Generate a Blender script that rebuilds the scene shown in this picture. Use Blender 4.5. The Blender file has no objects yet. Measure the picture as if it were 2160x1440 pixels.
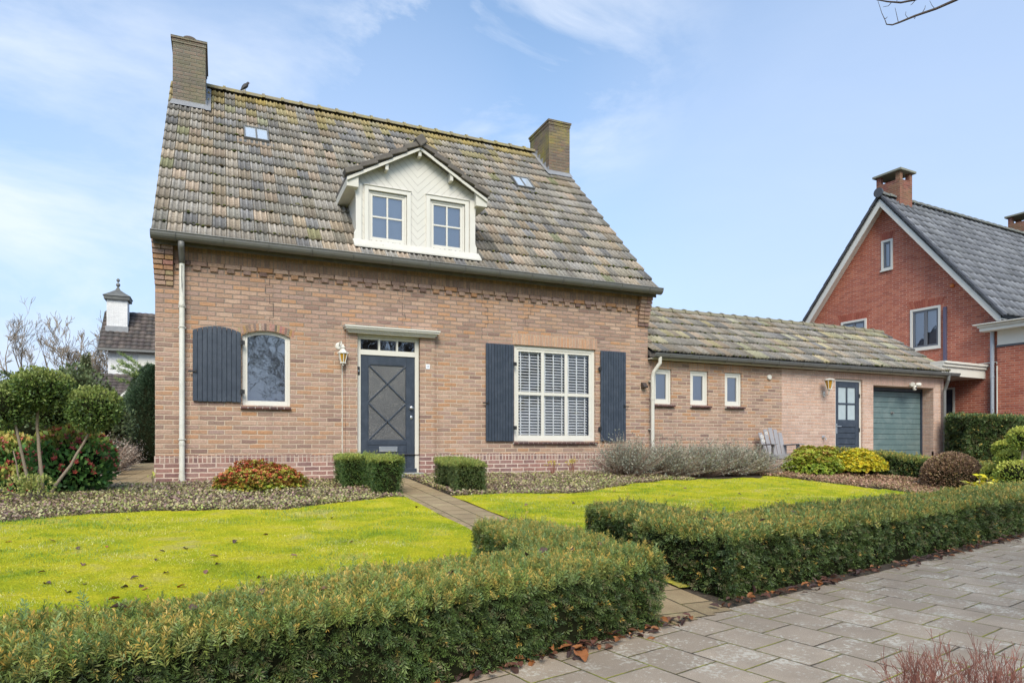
import bpy, math, random
import numpy as np
from mathutils import Matrix, Vector
R=math.radians; PI=math.pi
random.seed(7); rng=np.random.default_rng(11)
S=bpy.context.scene
COL=S.collection

# ------------------------------------------------------------------ camera, sky, sun, exposure
# world frame: x runs along the front wall of the house, y into the house, z=0 at the foot of the wall
CAM=Vector((0.888,-11.544,0.60)); FOC=1396.0; YAW=math.atan2(.4058,.914)
cam=bpy.data.cameras.new('camera'); camo=bpy.data.objects.new('camera',cam); COL.objects.link(camo)
cam.sensor_width=36; cam.lens=36*FOC/2160; cam.shift_y=0.10; cam.clip_start=.05; cam.clip_end=3000
camo.location=CAM; camo.rotation_euler=(R(90),0,-YAW); S.camera=camo
SUN_EL=R(42); SUN_AZ=R(200)     # compass direction the light comes from, measured from +y clockwise
w=bpy.data.worlds.new('World'); S.world=w; w.use_nodes=True
def world():
    nt=w.node_tree; N=nt.nodes; L=nt.links; N.clear()
    out=N.new('ShaderNodeOutputWorld'); bg=N.new('ShaderNodeBackground'); bg.inputs[1].default_value=.15
    sky=N.new('ShaderNodeTexSky'); sky.sky_type='NISHITA'; sky.sun_disc=False
    sky.sun_elevation=SUN_EL; sky.sun_rotation=SUN_AZ; sky.air_density=1.0; sky.dust_density=1.6; sky.ozone_density=1.3
    tc=N.new('ShaderNodeTexCoord')
    mp=N.new('ShaderNodeMapping'); mp.inputs['Scale'].default_value=(1.0,1.0,2.6); mp.inputs['Location'].default_value=(3.05,1.2,.35)
    n1=N.new('ShaderNodeTexNoise'); n1.inputs['Scale'].default_value=2.6; n1.inputs['Detail'].default_value=9; n1.inputs['Roughness'].default_value=.6
    n1.inputs['Distortion'].default_value=.35
    r1=N.new('ShaderNodeValToRGB'); r1.color_ramp.elements[0].position=.43; r1.color_ramp.elements[1].position=.66
    L.new(tc.outputs['Generated'],mp.inputs[0]); L.new(mp.outputs[0],n1.inputs['Vector']); L.new(n1.outputs[0],r1.inputs[0])
    # a thin veil that thickens towards the horizon and to the east, as in moist winter air
    sp=N.new('ShaderNodeSeparateXYZ'); L.new(tc.outputs['Generated'],sp.inputs[0])
    def M_(op,a,b=None,c=None):
        n=N.new('ShaderNodeMath'); n.operation=op
        for i,v in enumerate((a,b,c)):
            if v is None: continue
            if isinstance(v,(int,float)): n.inputs[i].default_value=v
            else: L.new(v,n.inputs[i])
        return n.outputs[0]
    def dirmask(px,py,a0,a1):       # soft patch of sky round a direction
        d=Vector((.4058,.914,0))+Vector((.914,-.4058,0))*((px-1080)/FOC)+Vector((0,0,(936-py)/FOC)); d.normalize()
        n=N.new('ShaderNodeVectorMath'); n.operation='DOT_PRODUCT'; L.new(tc.outputs['Generated'],n.inputs[0]); n.inputs[1].default_value=d
        m=N.new('ShaderNodeMapRange'); m.interpolation_type='SMOOTHSTEP'; m.inputs[1].default_value=math.cos(R(a1)); m.inputs[2].default_value=math.cos(R(a0)); L.new(n.outputs['Value'],m.inputs[0]); return m.outputs[0]
    mr=N.new('ShaderNodeMapRange'); mr.inputs[1].default_value=.05; mr.inputs[2].default_value=.55; mr.inputs[3].default_value=.97; mr.inputs[4].default_value=.07
    L.new(sp.outputs[2],mr.inputs[0])
    east=M_('MULTIPLY',dirmask(2200,600,8,48),.55)
    veil=M_('MAXIMUM',mr.outputs[0],M_('ADD',M_('MULTIPLY',mr.outputs[0],.35),east))
    veil=M_('MINIMUM',M_('ADD',veil,M_('MULTIPLY',dirmask(600,80,4,22),.22)),1.0)
    patches=M_('ADD',M_('ADD',M_('MULTIPLY',dirmask(1080,-10,0,17),.85),M_('MULTIPLY',dirmask(140,540,0,24),.62)),M_('ADD',M_('MULTIPLY',dirmask(880,90,1,6),.5),M_('MULTIPLY',dirmask(700,260,2,11),.45)))
    cl=M_('MINIMUM',M_('MULTIPLY',r1.outputs[0],M_('ADD',patches,.05)),.85)
    gm0=N.new('ShaderNodeMixRGB'); gm0.inputs[2].default_value=(2.85,3.45,4.65,1); L.new(veil,gm0.inputs[0])
    tn=N.new('ShaderNodeMixRGB'); tn.blend_type='MULTIPLY'; tn.inputs[0].default_value=1; tn.inputs[2].default_value=(.92,1.12,1.17,1); L.new(sky.outputs[0],tn.inputs[1]); L.new(tn.outputs[0],gm0.inputs[1])
    gm=N.new('ShaderNodeMixRGB'); gm.inputs[2].default_value=(4.4,4.7,5.2,1)
    L.new(cl,gm.inputs[0]); L.new(gm0.outputs[0],gm.inputs[1])
    L.new(gm.outputs[0],bg.inputs[0]); L.new(bg.outputs[0],out.inputs[0])
world()
sl=bpy.data.lights.new('sun','SUN'); sl.energy=2.3; sl.angle=R(30); sl.color=(1,.90,.75)
so=bpy.data.objects.new('sun',sl); COL.objects.link(so)
sd=Vector((math.sin(SUN_AZ)*math.cos(SUN_EL),math.cos(SUN_AZ)*math.cos(SUN_EL),math.sin(SUN_EL)))
so.rotation_euler=sd.to_track_quat('Z','Y').to_euler()
S.view_settings.view_transform='Standard'; S.view_settings.look='None'; S.view_settings.gamma=1; S.view_settings.exposure=0.60
S.view_settings.use_curve_mapping=False

# ------------------------------------------------------------------ measuring helpers
FW=Vector((.4058,.914,0)).normalized(); RT=Vector((FW.y,-FW.x,0))
def at(x,y,D):                      # point at depth D behind a place in the photograph
    return CAM+FW*D+RT*(D*(x-1080)/FOC)+Vector((0,0,D*(936-y)/FOC))
def ys(x): return -8.255+.22*(x-3.83)            # edge of the pavement
def gz(x,y):                        # the garden slopes gently from the house down to the pavement
    a=(-y-.6)/(-ys(x)-.6)
    return -.45*max(0.,min(1.,a))
def gzn(x,y): return -.45*np.clip((-y-.6)/(-(-8.255+.22*(x-3.83))-.6),0,1)
def wn(x,y,s=1.0,seed=0):           # smooth wobble, about -1..1
    a=seed*1.7
    return (np.sin(x*1.3*s+a+1.3*np.sin(y*.9*s+a))+np.sin(y*1.7*s+2.1*a+1.1*np.sin(x*1.1*s))+.6*np.sin((x+y)*3.1*s+a)+.4*np.sin((x-y)*5.3*s-a))/3.0

# ------------------------------------------------------------------ scene bookkeeping
def tag(o,label=None,cat=None,group=None,kind=None):
    if label: o['label']=label
    if cat: o['category']=cat
    if group: o['group']=group
    if kind: o['kind']=kind
    return o
def thing(name,label,cat,loc=(0,0,0),rotz=0,group=None):
    o=bpy.data.objects.new(name,None); COL.objects.link(o); o.location=loc; o.rotation_euler=(0,0,rotz); o.empty_display_size=.2
    return tag(o,label,cat,group)
def link(name,me,mat,parent=None,world=True):
    o=bpy.data.objects.new(name,me); COL.objects.link(o)
    if mat is not None: me.materials.append(mat)
    if parent is not None:
        o.parent=parent
        if world:                    # mesh written in world coordinates: undo the parents' offset
            m=Matrix.Identity(4); p=parent
            chain=[]
            while p is not None: chain.append(p); p=p.parent
            if len(chain)>1: pass    # sub-parts share the local frame of their part
            else: m=(Matrix.Translation(parent.location)).inverted()
            o.matrix_parent_inverse=m
    return o
def copy_tree(o,parent=None):
    c=o.copy(); COL.objects.link(c)
    if parent is not None: c.parent=parent
    for ch in [q for q in bpy.data.objects if q.parent==o]: copy_tree(ch,c)
    return c

class MB:
    def __init__(s): s.v=[]; s.f=[]; s.c=[]; s.k=[]
    def add(s,vs,fs,col=None):
        n=len(s.v); s.k.append((n,len(s.f))); s.v+= [tuple(p) for p in vs]; s.f+=[tuple(i+n for i in f) for f in fs]; s.c+=[col]*len(vs); return s
    def box(s,x0,x1,y0,y1,z0,z1,col=None):
        return s.add([(x0,y0,z0),(x1,y0,z0),(x1,y1,z0),(x0,y1,z0),(x0,y0,z1),(x1,y0,z1),(x1,y1,z1),(x0,y1,z1)],
          [(3,2,1,0),(4,5,6,7),(0,1,5,4),(1,2,6,5),(2,3,7,6),(3,0,4,7)],col)
    def obox(s,c,ax,ay,az,hx,hy,hz,col=None):
        c=Vector(c); ax=Vector(ax).normalized()*hx; ay=Vector(ay).normalized()*hy; az=Vector(az).normalized()*hz
        P=[c-ax-ay-az,c+ax-ay-az,c+ax+ay-az,c-ax+ay-az,c-ax-ay+az,c+ax-ay+az,c+ax+ay+az,c-ax+ay+az]
        return s.add(P,[(3,2,1,0),(4,5,6,7),(0,1,5,4),(1,2,6,5),(2,3,7,6),(3,0,4,7)],col)
    def bar(s,a,b,wx,wy,up=(0,0,1),col=None):     # square bar from a to b
        a=Vector(a); b=Vector(b); d=(b-a); L=d.length; d.normalize(); u=Vector(up)
        if abs(d.dot(u))>.98: u=Vector((0,1,0))
        x=d.cross(u).normalized(); z=x.cross(d)
        return s.obox((a+b)/2,x,d,z,wx/2,L/2,wy/2,col)
    def prism(s,poly,axis,a,b,col=None):          # closed polygon swept along an axis
        n=len(poly)
        def P(p,t): return {'x':(t,p[0],p[1]),'y':(p[0],t,p[1]),'z':(p[0],p[1],t)}[axis]
        vs=[P(p,a) for p in poly]+[P(p,b) for p in poly]
        fs=[tuple(range(n)),tuple(range(2*n-1,n-1,-1))]+[(i+n,(i+1)%n+n,(i+1)%n,i) for i in range(n)]
        return s.add(vs,fs,col)
    def strip(s,poly,axis,a,b,col=None):          # open profile swept along an axis
        n=len(poly)
        def P(p,t): return {'x':(t,p[0],p[1]),'y':(p[0],t,p[1]),'z':(p[0],p[1],t)}[axis]
        return s.add([P(p,a) for p in poly]+[P(p,b) for p in poly],[(i,i+1,i+1+n,i+n) for i in range(n-1)],col)
    def tube(s,pts,rad,n=8,col=None,cap=True):
        pts=[Vector(p) for p in pts]
        if not hasattr(rad,'__len__'): rad=[rad]*len(pts)
        base=len(s.v); prev=None; vs=[];fs=[]
        for i,p in enumerate(pts):
            d=(pts[min(i+1,len(pts)-1)]-pts[max(i-1,0)])
            if d.length<1e-9: d=Vector((0,0,1))
            d.normalize()
            if prev is None:
                u=Vector((0,0,1)) if abs(d.z)<.9 else Vector((1,0,0)); x=d.cross(u).normalized()
            else:
                x=(prev-d*prev.dot(d)); x=x.normalized() if x.length>1e-6 else d.orthogonal().normalized()
            prev=x; y=d.cross(x)
            for k in range(n):
                a=2*PI*k/n; vs.append(p+(x*math.cos(a)+y*math.sin(a))*rad[i])
        for i in range(len(pts)-1):
            for k in range(n): fs.append((i*n+k,i*n+(k+1)%n,(i+1)*n+(k+1)%n,(i+1)*n+k))
        if cap and n>2: fs.append(tuple(range(n))[::-1]); fs.append(tuple((len(pts)-1)*n+k for k in range(n)))
        return s.add(vs,fs,col)
    def lathe(s,prof,c=(0,0,0),n=16,axis='z',col=None,sx=1,sy=1):   # prof: (radius, height)
        vs=[];fs=[]
        for r,h in prof:
            for k in range(n):
                a=2*PI*k/n; q=(r*math.cos(a)*sx,r*math.sin(a)*sy,h)
                if axis=='y': q=(q[0],h,q[1])
                if axis=='x': q=(h,q[0],q[1])
                vs.append((q[0]+c[0],q[1]+c[1],q[2]+c[2]))
        m=len(prof)
        for i in range(m-1):
            for k in range(n): fs.append((i*n+k,i*n+(k+1)%n,(i+1)*n+(k+1)%n,(i+1)*n+k))
        fs.append(tuple(range(n))[::-1]); fs.append(tuple((m-1)*n+k for k in range(n)))
        return s.add(vs,fs,col)
    def build_split(s,name,mat,parent=None,bevel=0,world=True):      # every added piece becomes an object of its own
        out=[]
        for (a,b,fa,fb) in s.pieces():
            m=MB(); m.v=s.v[a:b]; m.c=s.c[a:b]; m.f=[tuple(i-a for i in f) for f in s.f[fa:fb]]; out.append(m.build(name,mat,parent,bevel=bevel,world=world))
        return out
    def pieces(s):
        r=[]; k=s.k+[(len(s.v),len(s.f))]
        for i in range(len(k)-1): r.append((k[i][0],k[i+1][0],k[i][1],k[i+1][1]))
        return r
    def build(s,name,mat,parent=None,bevel=0,smooth=False,world=True,fix=True):
        me=bpy.data.meshes.new(name); me.from_pydata(s.v,[],s.f); me.update()
        if any(c is not None for c in s.c):
            a=me.color_attributes.new('tint','FLOAT_COLOR','POINT')
            a.data.foreach_set('color',np.array([((*c,1) if c is not None else (.5,.5,.5,1)) for c in s.c],dtype=np.float32).ravel())
        if fix:
            import bmesh
            bm=bmesh.new(); bm.from_mesh(me); bmesh.ops.recalc_face_normals(bm,faces=bm.faces); bm.to_mesh(me); bm.free()
        if smooth:
            me.polygons.foreach_set('use_smooth',[True]*len(me.polygons))
        o=link(name,me,mat,parent,world)
        if bevel:
            m=o.modifiers.new('bevel','BEVEL'); m.width=bevel; m.segments=2; m.limit_method='ANGLE'; m.angle_limit=R(35)
        return o
def npmesh(name,V,F,mat,parent=None,cols=None,smooth=False,world=True):
    V=np.asarray(V,dtype=np.float32); F=np.asarray(F,dtype=np.int32); k=F.shape[1]
    me=bpy.data.meshes.new(name); me.vertices.add(len(V)); me.vertices.foreach_set('co',V.ravel())
    me.loops.add(F.size); me.loops.foreach_set('vertex_index',F.ravel())
    me.polygons.add(len(F)); me.polygons.foreach_set('loop_start',np.arange(0,F.size,k,dtype=np.int32))
    try: me.polygons.foreach_set('loop_total',np.full(len(F),k,dtype=np.int32))
    except Exception: pass
    if smooth: me.polygons.foreach_set('use_smooth',np.ones(len(F),dtype=bool))
    me.update(calc_edges=True)
    if cols is not None:
        a=me.color_attributes.new('tint','FLOAT_COLOR','POINT')
        c=np.ones((len(V),4),dtype=np.float32); c[:,:3]=cols; a.data.foreach_set('color',c.ravel())
    return link(name,me,mat,parent,world)

# ------------------------------------------------------------------ materials
def newmat(name):
    m=bpy.data.materials.new(name); m.use_nodes=True; nt=m.node_tree
    return m,nt,nt.nodes,nt.links,nt.nodes['Principled BSDF']
def mth(N,L,op,a,b=None,c=None,clamp=False):
    n=N.new('ShaderNodeMath'); n.operation=op; n.use_clamp=clamp
    for i,v in enumerate((a,b,c)):
        if v is None: continue
        if isinstance(v,(int,float)): n.inputs[i].default_value=v
        else: L.new(v,n.inputs[i])
    return n.outputs[0]
def mix(N,L,f,a,b,mode='MIX'):
    n=N.new('ShaderNodeMixRGB'); n.blend_type=mode
    for i,v in enumerate((f,a,b)):
        if isinstance(v,(int,float)): n.inputs[i].default_value=v
        elif isinstance(v,tuple): n.inputs[i].default_value=(*v,1) if len(v)==3 else v
        else: L.new(v,n.inputs[i])
    return n.outputs[0]
def noise(N,L,vec,scale,detail=4,rough=.55,dist=0):
    n=N.new('ShaderNodeTexNoise'); n.inputs['Scale'].default_value=scale; n.inputs['Detail'].default_value=detail
    n.inputs['Roughness'].default_value=rough; n.inputs['Distortion'].default_value=dist
    if vec is not None: L.new(vec,n.inputs['Vector'])
    return n.outputs[0]
def ramp(N,L,f,stops,interp='LINEAR'):
    n=N.new('ShaderNodeValToRGB'); cr=n.color_ramp; cr.interpolation=interp
    while len(cr.elements)<len(stops): cr.elements.new(.5)
    for e,(p,c) in zip(cr.elements,stops):
        e.position=p; e.color=(*c,1) if len(c)==3 else c
    L.new(f,n.inputs[0]); return n.outputs[0]
def bump(N,L,h,dist,strength=1.0,prev=None):
    n=N.new('ShaderNodeBump'); n.inputs['Distance'].default_value=dist; n.inputs['Strength'].default_value=strength
    L.new(h,n.inputs['Height'])
    if prev is not None: L.new(prev,n.inputs['Normal'])
    return n.outputs[0]
def objco(N): return N.new('ShaderNodeTexCoord').outputs['Object']
def G3(v): return (v,v,v)
def paint(name,col,rough=.5,var=.12,scale=6,bumpd=.0006,metal=0,dirt=None,dirtamt=.3,spec=None):
    m,nt,N,L,b=newmat(name); co=objco(N)
    n=noise(N,L,co,scale,6,.6); n2=noise(N,L,co,scale*9,3)
    c=mix(N,L,mth(N,L,'MULTIPLY',n,var*2),col,tuple(x*.55 for x in col))
    if dirt:
        n3=ramp(N,L,noise(N,L,co,scale*.45,8,.7,.6),[(.45,(0,0,0)),(.75,(1,1,1))])
        c=mix(N,L,mth(N,L,'MULTIPLY',n3,dirtamt),c,dirt)
    L.new(c,b.inputs['Base Color']); b.inputs['Roughness'].default_value=rough; b.inputs['Metallic'].default_value=metal
    if spec is not None: b.inputs['Specular IOR Level'].default_value=spec
    L.new(bump(N,L,n2,bumpd),b.inputs['Normal']); return m
def brick(name,pal,mortar,bw=.245,bh=.075,ms=.011,vert=False,offset=.5,relief=.004,worn=None,wornamt=.4,mor2=None,zmix=None):
    # running-bond brickwork, every brick its own shade, in the metres of the object
    m,nt,N,L,b=newmat(name); tc=N.new('ShaderNodeTexCoord'); co=tc.outputs['Object']
    s=N.new('ShaderNodeSeparateXYZ'); L.new(co,s.inputs[0]); sn=N.new('ShaderNodeSeparateXYZ'); L.new(tc.outputs['Normal'],sn.inputs[0])
    side=mth(N,L,'GREATER_THAN',mth(N,L,'ABSOLUTE',sn.outputs[0]),.6)
    along=mth(N,L,'ADD',mth(N,L,'MULTIPLY',s.outputs[0],mth(N,L,'SUBTRACT',1,side)),mth(N,L,'MULTIPLY',s.outputs[1],side))
    wob=mth(N,L,'MULTIPLY',mth(N,L,'SUBTRACT',noise(N,L,co,6,2),.5),.020)
    wob2=mth(N,L,'MULTIPLY',mth(N,L,'SUBTRACT',noise(N,L,co,23,2),.5),.007)
    z=mth(N,L,'ADD',mth(N,L,'ADD',s.outputs[2],wob),wob2)
    u,v=(z,along) if vert else (along,z)
    row=mth(N,L,'FLOOR',mth(N,L,'DIVIDE',v,bh))
    off=mth(N,L,'MULTIPLY',mth(N,L,'MODULO',mth(N,L,'ABSOLUTE',row),2),offset)
    uu=mth(N,L,'ADD',mth(N,L,'DIVIDE',u,bw),off)
    colm=mth(N,L,'FLOOR',uu)
    fu=mth(N,L,'MULTIPLY',mth(N,L,'FRACT',uu),bw); fv=mth(N,L,'MULTIPLY',mth(N,L,'FRACT',mth(N,L,'DIVIDE',v,bh)),bh)
    du=mth(N,L,'MINIMUM',fu,mth(N,L,'SUBTRACT',bw,fu)); dv=mth(N,L,'MINIMUM',fv,mth(N,L,'SUBTRACT',bh,fv))
    d=mth(N,L,'MINIMUM',du,dv)
    d=mth(N,L,'ADD',d,mth(N,L,'MULTIPLY',mth(N,L,'SUBTRACT',noise(N,L,co,70,3,.7),.5),.007))
    mask=N.new('ShaderNodeMapRange'); mask.inputs[1].default_value=ms*.28; mask.inputs[2].default_value=ms*.72; L.new(d,mask.inputs[0])
    cmb=N.new('ShaderNodeCombineXYZ'); L.new(colm,cmb.inputs[0]); L.new(row,cmb.inputs[1]); L.new(side,cmb.inputs[2])
    wnz=N.new('ShaderNodeTexWhiteNoise'); wnz.noise_dimensions='3D'; L.new(cmb.outputs[0],wnz.inputs['Vector'])
    n=len(pal); st=[(i/n,c) for i,c in enumerate(pal)]
    bc=ramp(N,L,wnz.outputs['Value'],st,'CONSTANT')
    sv=N.new('ShaderNodeSeparateColor'); L.new(wnz.outputs['Color'],sv.inputs[0])
    bc=mix(N,L,mth(N,L,'MULTIPLY',sv.outputs[1],.35),bc,tuple(sum(c[i] for c in pal)/n*1.12 for i in range(3)))
    grain=noise(N,L,co,38,5,.7); blot=noise(N,L,co,11,5,.65)
    bc=mix(N,L,.55,bc,ramp(N,L,grain,[(.3,G3(.5)),(.62,G3(1.28))]),'MULTIPLY')
    bc=mix(N,L,mth(N,L,'MULTIPLY',ramp(N,L,blot,[(.52,G3(0)),(.72,G3(1))]),.35),bc,tuple(sum(c[i] for c in pal)/n*.62 for i in range(3)))
    big=noise(N,L,co,.9,4,.6)
    bf=ramp(N,L,big,[(.4,G3(0)),(.62,G3(1))])
    if zmix:     # the upper courses were never repointed
        zr=N.new('ShaderNodeMapRange'); zr.inputs[1].default_value=zmix[0]; zr.inputs[2].default_value=zmix[1]; L.new(mth(N,L,'ADD',s.outputs[2],mth(N,L,'MULTIPLY',mth(N,L,'SUBTRACT',big,.5),1.2)),zr.inputs[0]); bf=zr.outputs[0]
    mc=mix(N,L,bf,mortar,mor2 or tuple(x*.7 for x in mortar))
    c=mix(N,L,mask.outputs[0],mc,bc)
    if worn:
        wm=ramp(N,L,noise(N,L,co,1.6,8,.72,.4),[(.42,G3(0)),(.70,G3(1))])
        c=mix(N,L,mth(N,L,'MULTIPLY',wm,wornamt),c,worn)
    mp=N.new('ShaderNodeMapping'); mp.inputs['Scale'].default_value=(5,5,.45); L.new(co,mp.inputs[0])
    st_=ramp(N,L,noise(N,L,mp.outputs[0],1.0,5,.65),[(.52,G3(0)),(.72,G3(1))]); c=mix(N,L,mth(N,L,'MULTIPLY',st_,.30),c,tuple(sum(q[i] for q in pal)/n*.60 for i in range(3)))
    L.new(c,b.inputs['Base Color']); b.inputs['Roughness'].default_value=.9; b.inputs['Specular IOR Level'].default_value=.2
    h=mth(N,L,'ADD',mth(N,L,'MULTIPLY',mask.outputs[0],1.0),mth(N,L,'MULTIPLY',grain,.35))
    L.new(bump(N,L,h,relief),b.inputs['Normal']); return m
def tinted(name,rough=.7,gain=1.0,varscale=30,var=.35,bumpd=.001,trans=0,moss=None,spec=.4):
    m,nt,N,L,b=newmat(name); co=objco(N); a=N.new('ShaderNodeAttribute'); a.attribute_name='tint'
    c=mix(N,L,var,a.outputs['Color'],ramp(N,L,noise(N,L,co,varscale,5,.65),[(.32,G3(.5)),(.6,G3(1.25))]),'MULTIPLY')
    if gain!=1: c=mix(N,L,1.0,c,G3(gain),'MULTIPLY')
    if moss:
        mm=ramp(N,L,noise(N,L,co,5.5,9,.75,.5),[(.56,G3(0)),(.70,G3(1))])
        c=mix(N,L,mth(N,L,'MULTIPLY',mm,.55),c,moss)
    L.new(c,b.inputs['Base Color']); b.inputs['Roughness'].default_value=rough; b.inputs['Specular IOR Level'].default_value=spec
    if bumpd: L.new(bump(N,L,noise(N,L,co,varscale*2.5,4,.6),bumpd),b.inputs['Normal'])
    if trans:
        out=[n for n in N if n.type=='OUTPUT_MATERIAL'][0]; t=N.new('ShaderNodeBsdfTranslucent'); L.new(c,t.inputs[0])
        ms=N.new('ShaderNodeMixShader'); ms.inputs[0].default_value=trans; L.new(b.outputs[0],ms.inputs[1]); L.new(t.outputs[0],ms.inputs[2]); L.new(ms.outputs[0],out.inputs[0])
    return m
def glass(name,tintc=(.75,.8,.84),ior=2.1,wav=.0006,base=.06):
    m,nt,N,L,b=newmat(name); co=objco(N); out=[n for n in N if n.type=='OUTPUT_MATERIAL'][0]; N.remove(b)
    g=N.new('ShaderNodeBsdfGlossy'); g.inputs['Roughness'].default_value=.015; g.inputs[0].default_value=(.93,.95,1,1)
    t=N.new('ShaderNodeBsdfTransparent'); t.inputs[0].default_value=(*tintc,1)
    f=N.new('ShaderNodeFresnel'); f.inputs[0].default_value=ior
    L.new(bump(N,L,noise(N,L,co,2.3,2),wav*8,.5),g.inputs['Normal'])
    ms=N.new('ShaderNodeMixShader'); L.new(mth(N,L,'ADD',f.outputs[0],base,clamp=True),ms.inputs[0]); L.new(t.outputs[0],ms.inputs[1]); L.new(g.outputs[0],ms.inputs[2]); L.new(ms.outputs[0],out.inputs[0])
    return m
M={}
pal_main=[(.39,.25,.18),(.38,.255,.19),(.43,.29,.22),(.42,.225,.12),(.31,.20,.155),(.36,.235,.185),(.42,.27,.195),(.28,.185,.15),(.41,.235,.14),(.37,.25,.205),(.21,.135,.115),(.45,.31,.235),(.36,.235,.165),(.33,.225,.19),(.43,.25,.15),(.26,.18,.145)]
M['brick']=brick('weathered_pink_tan_brick',pal_main,(.52,.41,.31),mor2=(.24,.195,.16),ms=.0155,worn=(.36,.25,.19),wornamt=.22,zmix=(1.9,2.9),relief=.007)
M['brickpale']=brick('newer_pale_pink_brick',[(.50,.34,.27),(.53,.37,.30),(.47,.32,.25),(.55,.39,.31),(.44,.29,.23),(.51,.33,.25)],(.58,.48,.40),mor2=(.38,.31,.27),ms=.013)
M['plinth']=brick('mauve_red_plinth_brick',[(.27,.14,.12),(.23,.125,.11),(.31,.165,.14),(.20,.11,.105),(.34,.19,.15),(.25,.15,.14)],(.62,.50,.42),mor2=(.52,.42,.36),ms=.018,worn=(.42,.34,.30),wornamt=.3)
M['plinthrow']=brick('mauve_plinth_rowlock',[(.27,.14,.12),(.22,.125,.115),(.31,.18,.15),(.19,.12,.115),(.36,.25,.20)],(.62,.50,.42),bw=.13,bh=.066,ms=.014,vert=True,offset=0)
M['soldier']=brick('soldier_course_brick',[(.30,.185,.13),(.27,.165,.12),(.34,.215,.15),(.24,.15,.115),(.37,.22,.14)],(.26,.20,.16),bw=.30,bh=.066,ms=.010,vert=True,offset=0)
M['lintel']=brick('lintel_soldier_brick',[(.43,.27,.19),(.40,.25,.18),(.47,.30,.20),(.36,.23,.17),(.46,.26,.16)],(.46,.37,.29),bw=.30,bh=.066,ms=.010,vert=True,offset=0)
M['lintelpale']=brick('pale_soldier_brick',[(.48,.31,.25),(.50,.33,.26),(.44,.29,.23)],(.50,.41,.34),bw=.30,bh=.066,ms=.010,vert=True,offset=0)
M['bricktint']=tinted('single_brick',.9,varscale=40,var=.6,bumpd=.003,spec=.2)
M['chim']=brick('mossy_chimney_brick',[(.19,.14,.105),(.16,.12,.09),(.22,.155,.11),(.13,.10,.085),(.20,.13,.09)],(.22,.20,.15),ms=.016,worn=(.34,.30,.05),wornamt=.8,relief=.012)
M['chim2']=brick('mossy_grey_chimney_brick',[(.20,.155,.13),(.17,.135,.115),(.23,.17,.14),(.14,.12,.105),(.21,.14,.12)],(.25,.235,.20),ms=.016,worn=(.17,.165,.09),wornamt=.75,relief=.012)
M['red']=brick('red_facade_brick',[(.43,.125,.075),(.38,.105,.065),(.47,.15,.09),(.34,.10,.066),(.49,.17,.105),(.40,.12,.08)],(.56,.36,.28),bw=.22,bh=.064,ms=.012)
M['reddark']=brick('dark_red_chimney_brick',[(.24,.08,.06),(.20,.07,.055),(.28,.095,.07),(.17,.06,.05),(.30,.12,.085)],(.30,.21,.17),bw=.22,bh=.064,ms=.012,worn=(.20,.17,.08),wornamt=.5)
M['redsold']=brick('red_soldier_brick',[(.38,.11,.075),(.34,.10,.07),(.42,.14,.09)],(.52,.32,.25),bw=.30,bh=.066,ms=.012,vert=True,offset=0)
M['whitebrick']=brick('white_painted_brick',[(.72,.71,.70),(.75,.74,.73),(.69,.68,.68)],(.60,.59,.58),bw=.22,bh=.065,ms=.009)
M['white']=paint('off_white_paint',(.66,.635,.575),.42,.10,5,dirt=(.55,.52,.44),dirtamt=.25)
M['whiteold']=paint('weathered_white_paint',(.62,.595,.53),.55,.14,7,dirt=(.45,.43,.36),dirtamt=.38)
M['navy']=paint('dark_slate_blue_paint',(.036,.048,.070),.38,.3,14,.0016,dirt=(.085,.10,.13),dirtamt=.55)
M['teal']=paint('faded_teal_green_paint',(.115,.175,.18),.5,.2,8,.001,dirt=(.22,.27,.265),dirtamt=.55)
M['zinc']=paint('aged_zinc',(.19,.19,.185),.55,.3,9,.0012,.25,dirt=(.15,.14,.12),dirtamt=.7)
M['lead']=paint('lead_flashing',(.27,.275,.29),.6,.3,9,.003,.1,dirt=(.40,.40,.40),dirtamt=.5)
M['black']=paint('black_iron',(.018,.018,.02),.5,.2,20)
M['chrome']=paint('brushed_steel',(.62,.62,.62),.28,.1,40,.0002,.9)
M['tile']=tinted('weathered_concrete_tile',.92,varscale=26,var=.75,bumpd=.005,moss=(.115,.105,.05),spec=.15)
M['ridge']=paint('lichened_ridge_tile',(.27,.235,.16),.95,.3,16,.006,dirt=(.42,.33,.04),dirtamt=.8)
M['darktile']=paint('dark_verge_tile',(.135,.118,.105),.9,.35,12,.004,dirt=(.22,.2,.16),dirtamt=.5)
M['tile2']=tinted('glazed_grey_tile',.6,varscale=22,var=.35,bumpd=.002,spec=.3)
M['leaf']=tinted('leaf',.5,gain=1.7,varscale=8,var=.25,bumpd=0,trans=.18)
M['needle']=tinted('yew_needle',.5,gain=2.3,varscale=8,var=.25,bumpd=0,trans=.12)
M['grassb']=tinted('grass_blade',.6,gain=1.3,varscale=4,var=.2,bumpd=0,trans=.3)
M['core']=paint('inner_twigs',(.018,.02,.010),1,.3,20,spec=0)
M['bark']=paint('grey_brown_bark',(.30,.235,.175),.95,.35,22,.006,dirt=(.16,.17,.10),dirtamt=.4)
M['barkdark']=paint('dark_bark',(.12,.092,.075),.95,.3,22,.004)
M['twigred']=paint('red_twig',(.30,.12,.085),.8,.3,30)
M['glass']=glass('window_glass',(.9,.92,.95),1.8,base=.14)
M['glass2']=glass('clear_window_glass',(1,1,1),1.45,base=.03)
M['curtain']=paint('grey_net_curtain',(.42,.43,.47),.9,.15,30)
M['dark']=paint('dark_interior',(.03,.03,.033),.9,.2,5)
M['blind']=paint('white_blind_slat',(.93,.94,.95),.45,.02,20)
M['sill']=tinted('glazed_brown_sill_brick',.35,varscale=20,var=.35,bumpd=.001)
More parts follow.
